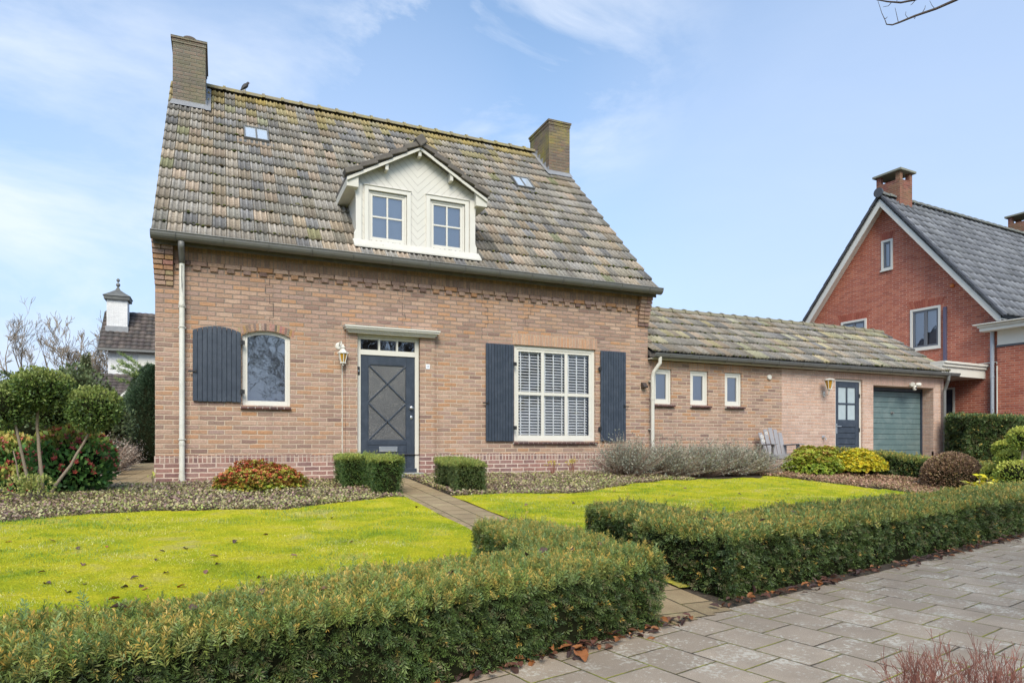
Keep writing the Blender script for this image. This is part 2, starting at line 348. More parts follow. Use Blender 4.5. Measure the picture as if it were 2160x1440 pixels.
def amber():
    m,nt,N,L,b=newmat('amber_glass'); co=objco(N)
    c=mix(N,L,noise(N,L,co,14,3),(.26,.13,.008),(.55,.30,.03)); L.new(c,b.inputs['Base Color']); b.inputs['Roughness'].default_value=.18
    L.new(bump(N,L,noise(N,L,co,60,2),.003),b.inputs['Normal']); return m
M['amber']=amber()
def frosted():
    m,nt,N,L,b=newmat('patterned_door_glass'); co=objco(N)
    v=N.new('ShaderNodeTexVoronoi'); v.inputs['Scale'].default_value=95; L.new(co,v.inputs['Vector'])
    c=mix(N,L,noise(N,L,co,2.2,4),(.045,.045,.047),(.11,.105,.10)); L.new(c,b.inputs['Base Color']); b.inputs['Roughness'].default_value=.22
    b.inputs['Specular IOR Level'].default_value=.9
    L.new(bump(N,L,v.outputs['Distance'],.004),b.inputs['Normal']); return m
M['frost']=frosted()
M['frostpale']=paint('pale_frosted_pane',(.40,.47,.50),.25,.2,10,dirt=(.6,.65,.66),dirtamt=.3)

# ------------------------------------------------------------------ walls with real openings
def wall_y(mb,x0,x1,z0,z1,y,ops,depth=.12):      # front sheet in the plane y, openings with reveals going into +y
    xs=sorted({x0,x1}|{o[0] for o in ops}|{o[1] for o in ops}); zs=sorted({z0,z1}|{o[2] for o in ops}|{o[3] for o in ops})
    for i in range(len(xs)-1):
        for j in range(len(zs)-1):
            cx=(xs[i]+xs[i+1])/2; cz=(zs[j]+zs[j+1])/2
            if any(o[0]<cx<o[1] and o[2]<cz<o[3] for o in ops): continue
            mb.add([(xs[i],y,zs[j]),(xs[i+1],y,zs[j]),(xs[i+1],y,zs[j+1]),(xs[i],y,zs[j+1])],[(0,1,2,3)])
    for o in ops:
        a,b,c,d=o[:4]; q=o[4] if len(o)>4 and o[4] else depth; arch=o[5] if len(o)>5 else 0
        for p in (((a,c),(a,d-arch)),((b,d-arch),(b,c)),((b,c),(a,c))):
            (xa,za),(xb,zb)=p; mb.add([(xa,y,za),(xb,y,zb),(xb,y+q,zb),(xa,y+q,za)],[(0,1,2,3)])
        if not arch: mb.add([(a,y,d),(b,y,d),(b,y+q,d),(a,y+q,d)],[(0,1,2,3)])
        else:
            A=arc_pts(a,b,d-arch,arch,14)
            for k in range(len(A)-1):
                (xa,za),(xb,zb)=A[k],A[k+1]
                mb.add([(xa,y,za),(xb,y,zb),(xb,y+q,zb),(xa,y+q,za)],[(0,1,2,3)])
                mb.add([(xa,y,za),(xb,y,zb),(xb,y,d),(xa,y,d)],[(0,1,2,3)])
def arc_pts(a,b,z,h,n):
    hw=(b-a)/2; r=(hw*hw+h*h)/(2*h); cz=z+h-r; cx=(a+b)/2; t=math.asin(hw/r)
    return [(cx+r*math.sin(-t+2*t*k/n),cz+r*math.cos(-t+2*t*k/n)) for k in range(n+1)]
def ring(mb,a,b,c,d,w,y0,y1,wb=None):            # rectangular frame, rails butted between stiles
    wb=wb or w
    mb.box(a,a+w,y0,y1,c,d); mb.box(b-w,b,y0,y1,c,d); mb.box(a+w,b-w,y0,y1,d-w,d); mb.box(a+w,b-w,y0,y1,c,c+wb)
def sill(parent,a,b,z,y=0,n=None,out=.06,h=.055):
    n=n or max(3,round((b-a)/.105)); w=(b-a)/n; mb=MB()
    for i in range(n):
        c=random.choice([(.10,.045,.038),(.085,.04,.036),(.12,.055,.045),(.07,.036,.034)])
        x0=a+i*w+.004; x1=a+(i+1)*w-.004
        P=[(x0,y-out,z-h),(x1,y-out,z-h),(x1,y+.05,z-h),(x0,y+.05,z-h),(x0,y-out,z-.022),(x1,y-out,z-.022),(x1,y+.05,z+.004),(x0,y+.05,z+.004)]
        mb.add(P,[(3,2,1,0),(4,5,6,7),(0,1,5,4),(1,2,6,5),(2,3,7,6),(3,0,4,7)],c)
    o=mb.build('sill',M['sill'],parent,bevel=.004)
    g=MB().box(a,b,y-out+.012,y+.05,z-h+.004,z-.018); g.build('mortar_bed',M['white'],o); return o

# ------------------------------------------------------------------ roof tiles, every tile its own shade
def tiles(name,parent,mat,x0,x1,ye,ze,yr,zr,tw,ex,pal,lich=None,prof=None,world=True,lift=.048,jit=.005):
    L=math.hypot(yr-ye,zr-ze); sv=np.array([0,(yr-ye)/L,(zr-ze)/L]); nv=np.array([0,-sv[2],sv[1]])
    if yr<ye: nv=-nv
    nv=nv*np.sign(nv[2])
    nc=max(1,round((x1-x0)/tw)); tw=(x1-x0)/nc; nr=max(1,round(L/ex)); ex=L/nr
    pr=np.array(prof or [(0,-.45),(.045,.95),(.17,1),(.21,.25),(.27,0),(.37,0),(.42,.3),(.47,1),(.58,1),(.63,.3),(.68,0),(.79,0),(.85,.3),(.90,1),(.96,1),(1.0,-.45)])
    k=len(pr); V=[];F=[];Cc=[];cnt=0
    hh=.024
    for r in range(nr):
        for c in range(nc):
            u=x0+(c+pr[:,0])*tw; j=rng.normal(0,jit); v0=r*ex+j-.012; v1=min((r+1)*ex+.02,L+.02); l0=lift+rng.normal(0,.003); 
            lift1=.004
            tl=rng.normal(0,.0025)
            def row(v,h,add): 
                P=np.zeros((k,3)); P[:,0]=u; P+=np.array([0,ye,ze])+sv*v; P+=nv[None,:]*(h*pr[:,1]+add+tl*(pr[:,0]-.5)*2)[:,None]; return P
            A=row(v0,hh,l0-.044); A2=row(v0+.001,hh,l0); B=row(v1,hh,lift1)
            b=cnt; cnt+=3*k; V+= [A,A2,B]
            i=np.arange(k-1)
            F.append(np.stack([b+i,b+i+1,b+k+i+1,b+k+i],1)); F.append(np.stack([b+k+i,b+k+i+1,b+2*k+i+1,b+2*k+i],1))
            col=np.array(pal[rng.integers(len(pal))])*rng.uniform(.54,.92)
            if lich: col=lich(col,c/nc,r/nr)
            cc=np.tile(col,(3*k,1)); cc[:k]=cc[:k]*.10+np.array((.02,.022,.012))      # shadow under each tile painted into its lower lip, with some mossy grime
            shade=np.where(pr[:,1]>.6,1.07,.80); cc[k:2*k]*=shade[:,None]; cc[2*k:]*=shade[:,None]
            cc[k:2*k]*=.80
            Cc.append(cc)
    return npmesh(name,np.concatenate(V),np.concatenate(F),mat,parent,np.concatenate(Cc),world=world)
def ridgecaps(mb,x0,x1,y,z,step=.36,r=.11,n=7,axis='x'):
    m=max(1,round((x1-x0)/step)); st=(x1-x0)/m
    for i in range(m):
        a=x0+i*st; b=a+st+.03
        for (p,q,rr,rr2) in ((a,b,r,r*.93),(a-.02,a+.035,r*1.17,r*1.17)):
            vs=[]
            for t,rad in ((p,rr),(q,rr2)):
                for k in range(n+1):
                    an=PI*k/n; vs.append((t,y-math.cos(an)*rad*1.15,z-.05+math.sin(an)*rad))
            fs=[(k,k+1,k+n+2,k+n+1) for k in range(n)]+[tuple(range(n+1)),tuple(range(2*n+1,n,-1))]
            mb.add(vs,fs)
TP=[(.45,.385,.31),(.40,.365,.32),(.48,.40,.31),(.36,.34,.315),(.31,.30,.295),(.42,.375,.30),(.50,.40,.31),(.39,.36,.31),(.43,.385,.33),(.35,.33,.29),(.47,.38,.28),(.41,.38,.34),(.44,.39,.33),(.38,.35,.31)]
def lich_main(col,u,v):
    if v>.90 and rng.random()<.8: return col*.45+np.array((.50,.36,.05))*.5*rng.uniform(.6,1.1)
    if v>.8 and rng.random()<.3: return col*.6+np.array((.45,.36,.08))*.35
    if u<.09 and v>.8: return col*.55+np.array((.42,.38,.10))*.4
    if rng.random()<.015: return col*.7+np.array((.30,.32,.06))*.3
    if v<.2 and .42<u<.62: return col*.72
    return col
def lich_annex(col,u,v): return col*.90+(np.array((.10,.10,.03)) if rng.random()<.15 else 0)
def gutter(parent,x0,x1,y,z,r=.085,brk=.62,depth=.12):   # y: outer lip, z: lip height
    mb=MB(); n=9; prof=[]
    for k in range(n+1):
        a=PI*k/n; prof.append((y+r-math.cos(a)*r,z-math.sin(a)*depth))
    prof=prof+[(p[0]*.0+p[0],p[1]+.004) for p in prof[::-1]]
    prof2=[(a,b) for a,b in prof]
    mb.prism(prof2,'x',x0,x1)
    mb.tube([(x0,y,z),(x1,y,z)],.011,8)
    for xe in (x0-.004,x1+.004):
        mb.add([(xe,p[0],p[1]) for p in prof[:n+1]],[tuple(range(n+1))])
    g=mb.build('gutter',M['zinc'],parent,smooth=False)
    m=int((x1-x0)/brk)
    for i in range(m):
        b=MB()
        xx=x0+(i+.5)*(x1-x0)/m
        pts=[(xx,y+r-math.cos(PI*k/8)*(r+.006),z-math.sin(PI*k/8)*(depth+.006)+.004) for k in range(9)]
        for k in range(8): b.bar(pts[k],pts[k+1],.022,.005,up=(1,0,0))
        b.build('gutter_bracket',M['zinc'],g)
    return g
def window(parent,a,b,c,d,y,fw=.055,nx=1,nz=1,mun=.022,name='window',fy=.06,back=None,glassm='glass',sash=.04,whitem='white',arch=0,curtain_y=.10):
    # outer frame, sash, glazing bars, pane, and what hangs behind it
    f=MB()
    if arch:
        A=arc_pts(a,b,d-arch,arch,18); w=fw
        B=arc_pts(a+w,b-w,d-arch-w*.35,arch*.86,18)
        f.box(a,a+w,y,y+fy,c,d-arch); f.box(b-w,b,y,y+fy,c,d-arch); f.box(a+w,b-w,y,y+fy,c,c+w)
        for k in range(18):
            P=[A[k],A[k+1],B[k+1],B[k]]
            f.prism(P,'y',y,y+fy)
    else: ring(f,a,b,c,d,fw,y,y+fy)
    w=f.build(name,M[whitem],parent,bevel=.004)
    s=MB(); a2,b2,c2,d2=a+fw,b-fw,c+fw,d-fw
    if sash: 
        if arch:
            w2=sash; B=arc_pts(a2,b2,d-arch-fw*.35,arch*.86,18); C2=arc_pts(a2+w2,b2-w2,d-arch-(fw+w2)*.35,arch*.72,18)
            s.box(a2,a2+w2,y+.012,y+.05,c2,d-arch-fw*.35); s.box(b2-w2,b2,y+.012,y+.05,c2,d-arch-fw*.35); s.box(a2+w2,b2-w2,y+.012,y+.05,c2,c2+w2)
            for k in range(18): s.prism([B[k],B[k+1],C2[k+1],C2[k]],'y',y+.012,y+.05)
        else: ring(s,a2,b2,c2,d2,sash,y+.012,y+.05)
    a3,b3,c3,d3=a2+sash,b2-sash,c2+sash,d2-sash
    for i in range(1,nx):
        xx=a3+(b3-a3)*i/nx; s.box(xx-mun/2,xx+mun/2,y+.016,y+.05,c3,d3)
    for j in range(1,nz):
        zz=c3+(d3-c3)*j/nz; ed=[a3]+[a3+(b3-a3)*i/nx for i in range(1,nx)]+[b3]
        for i in range(nx): s.box(ed[i]+(mun/2 if i else 0),ed[i+1]-(mun/2 if i<nx-1 else 0),y+.018,y+.048,zz-mun/2,zz+mun/2)
    if s.v: s.build('sash',M[whitem],w,bevel=.003)
    p=MB().add([(a2,y+.034,c2),(b2,y+.034,c2),(b2,y+.034,d2-(arch*.2 if arch else 0)),(a2,y+.034,d2-(arch*.2 if arch else 0))],[(0,1,2,3)])
    if arch:
        AA=arc_pts(a2+.005,b2-.005,d-arch-fw*.35,arch*.84,18); p=MB().add([(a2+.005,y+.034,c2),(b2-.005,y+.034,c2)]+[(q[0],y+.034,q[1]) for q in AA[::-1]],[tuple(range(21))])
    p.build('pane',M[glassm],w,fix=False)
    if back:
        MB().box(a-.02,b+.02,y+curtain_y,y+curtain_y+.01,c-.02,d+.02).build('curtain',M[back],w)
    return w

# ================================================================== THE HOUSE
LX,HX=0.0,9.13; EZ=3.72
house=thing('brick_house','detached pink-tan brick house with steep mottled tile roof, white dormer and dark slate shutters','house',(4.5,4,0))
SURR=(2.88,4.46,0,2.57)
ops=[(1.244,1.985,1.225,2.45,.13,.085),(3.08,4.19,.0,2.535,.13),(6.06,7.86,.655,2.5,.13)]
mb=MB(); wall_y(mb,LX,HX,.415,EZ,0,ops[0:1]+[(3.08,4.19,.415,2.535,.13)]+ops[2:])
D=8.8
mb.add([(LX,0,0),(LX,D,0),(LX,D,3.9),(LX,4.4,8.2),(LX,0,3.9)],[(0,1,2,3,4)]); mb.add([(HX,0,0),(HX,D,0),(HX,D,3.9),(HX,4.4,8.2),(HX,0,3.9)],[(0,1,2,3,4)])
mb.add([(LX,D,0),(HX,D,0),(HX,D,3.9),(LX,D,3.9)],[(0,1,2,3)])
mb.add([(LX,0,EZ),(HX,0,EZ),(HX,0,3.9),(LX,0,3.9)],[(0,1,2,3)])
mb.build('wall',M['brick'],house)
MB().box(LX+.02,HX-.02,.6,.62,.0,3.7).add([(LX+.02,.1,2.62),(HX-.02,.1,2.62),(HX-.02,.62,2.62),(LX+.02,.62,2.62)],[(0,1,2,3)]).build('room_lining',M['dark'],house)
# plinth: three courses and a rowlock course, a little proud of the wall
mb=MB()
for a,b in ((LX-.012,2.88),(4.46,HX+.005)): mb.box(a,b,-.014,.05,-.06,.305)
mb.build_split('plinth',M['plinth'],house)
mb=MB()
for a,b in ((LX-.012,2.88),(4.46,HX+.005)): mb.box(a,b,-.017,.05,.305,.415)
mb.build_split('plinth_rowlock',M['plinthrow'],house)
# door surround, slightly proud brickwork
mb=MB()
for a,b in ((2.88,3.08),(4.19,4.46)): mb.box(a,b,-.055,.04,.415,2.575)
mb.build_split('door_surround',M['brick'],house)
mb=MB()
for a,b in ((2.88,3.08),(4.19,4.46)): mb.box(a,b,-.065,.04,-.06,.415)
mb.build_split('surround_plinth',M['plinth'],house)
# soldier band, projecting stretcher course and dentils under the gutter
cx0,cx1=.25,8.90
MB().box(cx0,cx1,-.022,.02,3.47,EZ+.05).build('soldier_band',M['soldier'],house)
mb=MB(); x=cx0
while x<cx1-.01:
    L=min(.238,cx1-x); c=random.choice(pal_main); mb.box(x,x+L-.008,-.035,.02,3.398,3.464,tuple(v*.85 for v in c)); x+=.245
x=cx0+.03
while x<cx1-.1:
    c=random.choice(pal_main); mb.box(x,x+.112,-.032,.02,3.33,3.396,tuple(v*.75 for v in c)); x+=.245
mb.build('dentil_course',M['bricktint'],house,bevel=.004)
for side,(a,b) in enumerate(((LX,.25),(8.88,HX))):
    mb=MB(); n=9
    for i in range(n):
        z=3.055+i*.076; o=.03+.016*i; c=tuple(v*.8 for v in random.choice(pal_main)); xa=a-(.012*(i*.35+.5) if side==0 else 0); xb=b+(.012*(i*.35+.5) if side==1 else 0)
        m_=(xa+xb)/2+random.uniform(-.03,.03)
        mb.box(xa,m_-.004,-o,.02,z,z+.064,c); mb.box(m_+.004,xb,-o,.02,z,z+.064,tuple(v*random.uniform(.8,1.1) for v in c)); 
        mb.box(xa+.01,xb-.01,-o+.018,.019,z+.064,z+.076,(.22,.18,.15))
    mb.build('corner_corbel',M['bricktint'],house,bevel=.004)
# voussoirs over the arched window, lintel over the big window
mb=MB(); A=arc_pts(1.20,2.03,2.362,.092,22); B=arc_pts(1.17,2.06,2.47,.100,22)
for k in range(22):
    def lp(p,q,t): return (p[0]+(q[0]-p[0])*t,p[1]+(q[1]-p[1])*t)
    P=[lp(A[k],A[k+1],.08),lp(A[k],A[k+1],.92),lp(B[k],B[k+1],.92),lp(B[k],B[k+1],.08)]
    mb.prism(P,'y',-.005,.02,tuple(v*random.uniform(.7,.95) for v in random.choice(pal_main)))
mb.build('arch_bricks',M['bricktint'],house,bevel=.003)
MB().box(6.03,7.90,-.004,.02,2.503,2.725).build('window_lintel',M['lintel'],house)
sill(house,1.215,1.995,1.222); sill(house,6.03,7.89,.652)
# windows
window(house,1.244,1.985,1.225,2.45,.05,fw=.042,arch=.085,back='curtain',sash=.038,curtain_y=.25)
bw=window(house,6.06,7.86,.655,2.5,.045,fw=.07,nx=3,nz=2,mun=.062,glassm='glass2',sash=.045)
mb=MB()
for i in range(3):
    a=6.19+i*.525; b_=a+.50
    z=.80
    while z<2.38:
        mb.obox(((a+b_)/2,.155,z),(1,0,0),(0,1,.55),(0,-.55,1),(b_-a)/2,.031,.0022); z+=.056
    for t in (.12,.5,.88):
        xx=a+(b_-a)*t; mb.box(xx-.013,xx+.013,.125,.128,.76,2.40)
    mb.box(a,b_,.17,.21,2.385,2.42); mb.box(a,b_,.175,.205,.755,.775)
mb.build('venetian_blind',M['blind'],bw)
# door
df=MB(); ring(df,3.08,4.19,.09,2.53,.07,.03,.10,wb=.001); df.box(3.15,4.12,.025,.10,2.155,2.22)
for xx in (3.475,3.795): df.box(xx-.016,xx+.016,.03,.09,2.22,2.46)
df.box(3.15,4.12,.035,.09,2.425,2.459); df.box(3.15,4.12,.035,.09,2.221,2.245)
dfo=df.build('door_frame',M['white'],house,bevel=.005)
MB().add([(3.13,.07,2.2),(4.14,.07,2.2),(4.14,.07,2.47),(3.13,.07,2.47)],[(0,1,2,3)]).build('transom_pane',M['glass'],dfo,fix=False)
dx0,dx1=3.152,4.118
mb=MB(); y0,y1=.045,.085
mb.box(dx0,dx0+.125,y0,y1,.10,2.15); mb.box(dx1-.15,dx1,y0,y1,.10,2.15); mb.box(dx0+.125,dx1-.15,y0,y1,2.0,2.15)
zz=[.10,.245,.385,.445,.585,.66]
mb.box(dx0+.125,dx1-.15,y0,y1,.585,.66); mb.box(dx0+.125,dx1-.15,y0+.006,y1,.448,.580); mb.box(dx0+.125,dx1-.15,y0+.006,y1,.31,.443); mb.box(dx0+.125,dx1-.15,y0+.006,y1,.10,.305)
door=mb.build('front_door',M['navy'],house,bevel=.004)
gx0,gx1,gz0,gz1=dx0+.125,dx1-.15,.66,2.0; gm=(gz0+gz1)/2
MB().box(gx0,gx1,.066,.072,gz0,gz1).build('door_glass',M['frost'],door)
mb=MB(); 
for (a,b) in (((gx0,gz1),(gx1,gm)),((gx1,gz1),(gx0,gm)),((gx0,gm),(gx1,gz0)),((gx1,gm),(gx0,gz0))):
    mb.bar((a[0],.055,a[1]),(b[0],.055,b[1]),.024,.018,up=(0,1,0))
ring(mb,gx0,gx1,gz0,gz1,.016,.048,.066); mb.build('glazing_lattice',M['navy'],door,bevel=.003)
mb=MB(); ring(mb,3.475,3.80,.463,.553,.014,.034,.048); mb.box(3.489,3.786,.040,.047,.477,.539); mb.obox((3.6375,.037,.487),(1,0,0),(0,1,.5),(0,-.5,1),.14,.006,.008); mb.build('letter_flap',M['chrome'],door,bevel=.003)
MB().lathe([(.032,.045),(.034,.037),(.022,.030),(.014,.018),(.026,.004),(.034,-.012),(.026,-.024),(.001,-.026)],(4.045,0,1.245),18,axis='y').build('door_knob',M['chrome'],door,smooth=True)
MB().lathe([(.020,.045),(.022,.036),(.010,.032),(.001,.031)],(4.055,0,1.075),14,axis='y',sy=1.5).build('keyhole_plate',M['chrome'],door)
MB().box(3.125,4.145,.00,.06,.098,.165).build('weather_bar',M['navy'],door,bevel=.004)
db=MB().box(3.093,3.135,.012,.031,1.80,1.94).build('doorbell',M['black'],house,bevel=.006)
MB().lathe([(.013,.012),(.013,.008),(.001,.007)],(3.114,0,1.865),12,axis='y').build('bell_button',M['chrome'],db)
MB().box(3.02,4.24,-.12,.06,-.04,.093).build('threshold',paint('speckled_granite',(.42,.42,.41),.6,.5,60,.001,dirt=(.15,.15,.15),dirtamt=.6),house,bevel=.006)
hd=MB(); hx0,hx1=2.84,4.52
for (o,z0,z1) in ((.225,2.585,2.612),(.205,2.556,2.584),(.165,2.526,2.555),(.135,2.500,2.525)):
    hd.box(hx0+(.225-o)*.8,hx1-(.225-o)*.8,-o,.0,z0,z1)
hd.box(hx0-.006,hx1+.006,-.232,.0,2.6125,2.618); hd.build('door_hood',M['white'],house,bevel=.003)
# house number plate
mb=MB(); np_=MB().box(4.295,4.368,-.063,-.0565,1.945,2.032).build('house_number',paint('white_enamel',(.78,.8,.84),.25,.05),house,bevel=.002)
def digits(txt,x,z,h,y,mat,parent,name='digits'):
    cu=bpy.data.curves.new(name,'FONT'); cu.body=txt; cu.size=h; cu.extrude=.0008; cu.align_x='CENTER'; cu.align_y='CENTER'
    o=bpy.data.objects.new(name,cu); COL.objects.link(o); dg=bpy.context.evaluated_depsgraph_get(); me=bpy.data.meshes.new_from_object(o.evaluated_get(dg)); bpy.data.objects.remove(o)
    me.transform(Matrix.Translation((x,y,z))@Matrix.Rotation(R(90),4,'X')); me.materials.clear(); return link(name,me,mat,parent)
ink=paint('blue_enamel',(.03,.05,.15),.3,.05)
for q in (4.318,4.345): digits('1',q,1.987,.062,-.0645,ink,np_,'digit')
# shutters
def shutter(a,b,c,d,arch,label,y=-.05,hooks=1,hinge=0):
    n=10; w=(b-a)/n; mb=MB()
    A=arc_pts(a,b,d-arch,arch,40) if arch else None
    def top(x):
        if not A: return d
        for k in range(40):
            if A[k][0]<=x<=A[k+1][0]+1e-6: return A[k][1]+(A[k+1][1]-A[k][1])*(x-A[k][0])/(A[k+1][0]-A[k][0])
        return d-arch
    for i in range(n):
        x0=a+i*w+.003; x1=a+(i+1)*w-.003; m_=(x0+x1)/2; c0=c+random.uniform(-.004,.004)
        mb.prism([(x0,c0),(x1,c0),(x1,top(x1)),(m_,top(m_)),(x0,top(x0))],'y',y,y+.026)
    mb.add([(a+.01,y+.02,c+.02),(b-.01,y+.02,c+.02),(b-.01,y+.02,d-arch-.02),(a+.01,y+.02,d-arch-.02)],[(0,1,2,3)])
    for zz in (c+.2,d-arch-.2): mb.box(a+.03,b-.03,y+.026,y+.046,zz-.05,zz+.05)
    s=mb.build('shutter',M['navy'],house,bevel=.004); tag(s,label)
    hx=b if hinge==0 else a; sg=1 if hinge==0 else -1
    for zz in (c+(d-c)*.14,c+(d-c)*.80):
        q=MB().box(hx-.018 if sg>0 else hx-.055,hx+.055 if sg>0 else hx+.018,y-.006,y-.001,zz-.035,zz+.035).tube([(hx+sg*.012,y-.008,zz-.04),(hx+sg*.012,y-.008,zz+.04)],.009,8)
        q.box(hx+sg*.02-.012,hx+sg*.02+.012,y-.001,.03,zz-.02,zz+.02)
        q.build('shutter_hinge',M['black'],s)
    hx2=a if hinge==0 else b; zz=c+(d-c)*.39
    MB().bar((hx2-sg*.06,y-.012,zz),(hx2+sg*.05,y-.012,zz),.02,.02).bar((hx2+sg*.05,y-.014,zz-.02),(hx2+sg*.05,y-.014,zz+.035),.014,.014,up=(0,1,0)).build('shutter_catch',M['black'],s)
shutter(.52,1.225,1.272,2.468,.085,'arched dark slate shutter left of the small window')
shutter(5.46,6.035,.652,2.487,0,'tall straight dark slate shutter left of the wide window')
shutter(7.955,8.56,.655,2.487,0,'tall straight dark slate shutter right of the wide window',hinge=1)
# roof
RY,RZ,EY,EZR=4.4,8.35,-.25,3.755
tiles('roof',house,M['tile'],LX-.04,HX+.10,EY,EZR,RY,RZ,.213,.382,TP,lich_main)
MB().prism([(EY+.06,EZR+.01),(RY,RZ-.04),(D+.3,EZR),(D+.3,EZR-.12),(RY,RZ-.2),(EY+.06,EZR-.12)],'x',LX-.02,HX+.08).build('roof_deck',M['darktile'],house)
mb=MB(); ridgecaps(mb,.60,8.68,RY,RZ+.055,.40,.115); mb.build('ridge_tiles',M['ridge'],house)
gutter(house,-.035,9.235,-.405,3.785,r=.095,depth=.112)
MB().box(0,HX,-.30,-.023,3.775,3.79).build('soffit_board',M['whiteold'],house)
# downpipe at the left corner
dp=MB(); dp.tube([(.374,-.32,3.68),(.374,-.30,3.60),(.374,-.10,3.50),(.374,-.085,3.40)],.045,12,cap=True)
dpo=dp.build('downpipe_elbow',M['zinc'],house,smooth=True)
d2=MB().tube([(.374,-.085,3.44),(.374,-.085,-.02)],.040,14); d2.tube([(.374,-.085,2.75),(.374,-.085,2.80)],.045,14); d2.tube([(.374,-.085,.58),(.374,-.085,.63)],.045,14); d2.tube([(.374,-.085,-.03),(.374,-.085,.12)],.046,14)
dpp=d2.build('downpipe',paint('peeling_cream_paint',(.72,.70,.63),.5,.2,9,.001,dirt=(.30,.30,.24),dirtamt=.45),house,smooth=False)
for zz in (2.72,2.40,.66): MB().box(.32,.428,-.05,.0,zz,zz+.022).tube([(.374-.048*math.cos(t),-.085-.048*math.sin(t),zz+.011) for t in np.linspace(0,PI,9)],.006,6).build('pipe_clip',M['white'],dpp)
# chimneys
def chimney(a,b,y0,y1,zt,mat,label,pot=False,capc=.035):
    mb=MB().box(a,b,y0,y1,7.0,zt-.12); mb.box(a-.015,b+.015,y0-.015,y1+.015,zt-.12,zt-.045); mb.box(a-capc,b+capc,y0-capc,y1+capc,zt-.045,zt)
    c=mb.build('chimney',mat,house); tag(c,label)
    zr=lambda y: EZR+(y-EY)*(RZ-EZR)/(RY-EY) if y<RY else RZ-(y-RY)*.98
    f=MB()
    z0=zr(y0)
    f.add([(a-.03,y0-.006,z0+.11),(b+.03,y0-.006,z0+.11),(b+.05,y0-.10,z0-.01),(a-.05,y0-.10,z0-.01)],[(0,1,2,3)])
    f.add([(a-.02,y0-.007,z0+.11),(b+.02,y0-.007,z0+.11),(b+.02,y0-.007,z0+.13),(a-.02,y0-.007,z0+.13)],[(0,1,2,3)])
    side,sg=(b,1) if pot else (a,-1)
    for k in range(5):
        ya=y0+k*.17; f.box(side-.004 if sg>0 else side-.014,side+.014 if sg>0 else side+.004,ya,ya+.2,zr(ya)+.0,zr(ya)+.22)
    f.add([(side,y0-.16,z0-.05),(side+sg*.10,y0-.16,z0-.04),(side+sg*.10,RY,RZ+.06),(side,RY,RZ+.08)],[(0,1,2,3)])
    f.build('flashing',M['lead'],c,fix=False)
    if pot: MB().lathe([(.11,zt-.02),(.11,zt+.05),(.16,zt+.06),(.165,zt+.12),(.13,zt+.16),(.001,zt+.17)],((a+b)/2,y0+.30,0),16).build('flue_cowl',M['barkdark'],c,smooth=True)
    return c
chimney(.045,.65,3.5,4.75,8.87,M['chim2'],'weathered grey-brown chimney at the left end of the ridge',True)
chimney(8.60,9.20,3.5,4.62,8.875,M['chim'],'yellow-lichened brick chimney at the right end of the ridge')
# skylights
def onroof(x,v,h=0):     # v metres up the slope from the eave
    L=math.hypot(RY-EY,RZ-EZR); s=((RY-EY)/L,(RZ-EZR)/L); return (x,EY+s[0]*v-s[1]*h,EZR+s[1]*v+s[0]*h)
def skylight(x0,x1,v0,v1):
    f=MB(); h0,h1=.03,.095
    def pr(a,b,c,d,h0,h1,mb):
        P=[onroof(a,c,h0),onroof(b,c,h0),onroof(b,d,h0),onroof(a,d,h0),onroof(a,c,h1),onroof(b,c,h1),onroof(b,d,h1),onroof(a,d,h1)]
        mb.add(P,[(3,2,1,0),(4,5,6,7),(0,1,5,4),(1,2,6,5),(2,3,7,6),(3,0,4,7)])
    w=.028
    pr(x0,x0+w,v0,v1,h0,h1,f); pr(x1-w,x1,v0,v1,h0,h1,f); pr(x0+w,x1-w,v0,v0+w,h0,h1,f); pr(x0+w,x1-w,v1-w,v1,h0,h1,f); m=(x0+x1)/2
    pr(m-.016,m+.016,v0+w,v1-w,h0,h1-.005,f); pr(x0-.09,x1+.09,v0-.12,v0-.001,h0,h0+.012,f)
    o=f.build('skylight',M['zinc'],house,bevel=.003)
    g=MB(); pr(x0+w,x1-w,v0+w,v1-w,h0+.03,h0+.045,g)
    m_,nt,N,L,b=newmat('skylight_glass'); b.inputs['Base Color'].default_value=(.50,.56,.62,1); b.inputs['Roughness'].default_value=.07; b.inputs['Specular IOR Level'].default_value=1.0; b.inputs['Coat Weight'].default_value=1; b.inputs['Coat IOR'].default_value=2.2
    g.build('pane',m_,o)
skylight(1.36,1.83,4.07,4.66); skylight(7.29,7.75,4.02,4.58)
# ---- dormer
def chev():
    m,nt,N,L,b=newmat('white_chevron_boarding'); co=objco(N); s=N.new('ShaderNodeSeparateXYZ'); L.new(co,s.inputs[0])
    t=mth(N,L,'MULTIPLY',mth(N,L,'SUBTRACT',s.outputs[2],mth(N,L,'ABSOLUTE',mth(N,L,'SUBTRACT',s.outputs[0],4.19))),.7071)
    fr=mth(N,L,'FRACT',mth(N,L,'DIVIDE',t,.098)); d=mth(N,L,'MINIMUM',fr,mth(N,L,'SUBTRACT',1,fr))
    g=N.new('ShaderNodeMapRange'); g.inputs[1].default_value=.015; g.inputs[2].default_value=.045; L.new(d,g.inputs[0])
    n=noise(N,L,co,5,5,.65); c=mix(N,L,mth(N,L,'MULTIPLY',n,.35),(.63,.605,.55),(.48,.46,.41))
    c=mix(N,L,g.outputs[0],(.42,.40,.36),c)
    L.new(c,b.inputs['Base Color']); b.inputs['Roughness'].default_value=.5; L.new(bump(N,L,g.outputs[0],.003),b.inputs['Normal']); return m
DY=.10; ax,az=4.19,5.83; ex0,ex1,ez=2.90,5.48,5.09
mz=(az-ez)/(ax-ex0)
zt=lambda x: az+.068-abs(x-ax)*mz
wl=[(3.30,3.985,4.175,5.055),(4.42,5.09,4.175,5.055)]
dm=MB(); xs=[3.10,3.30,3.985,4.19,4.42,5.09,5.265]
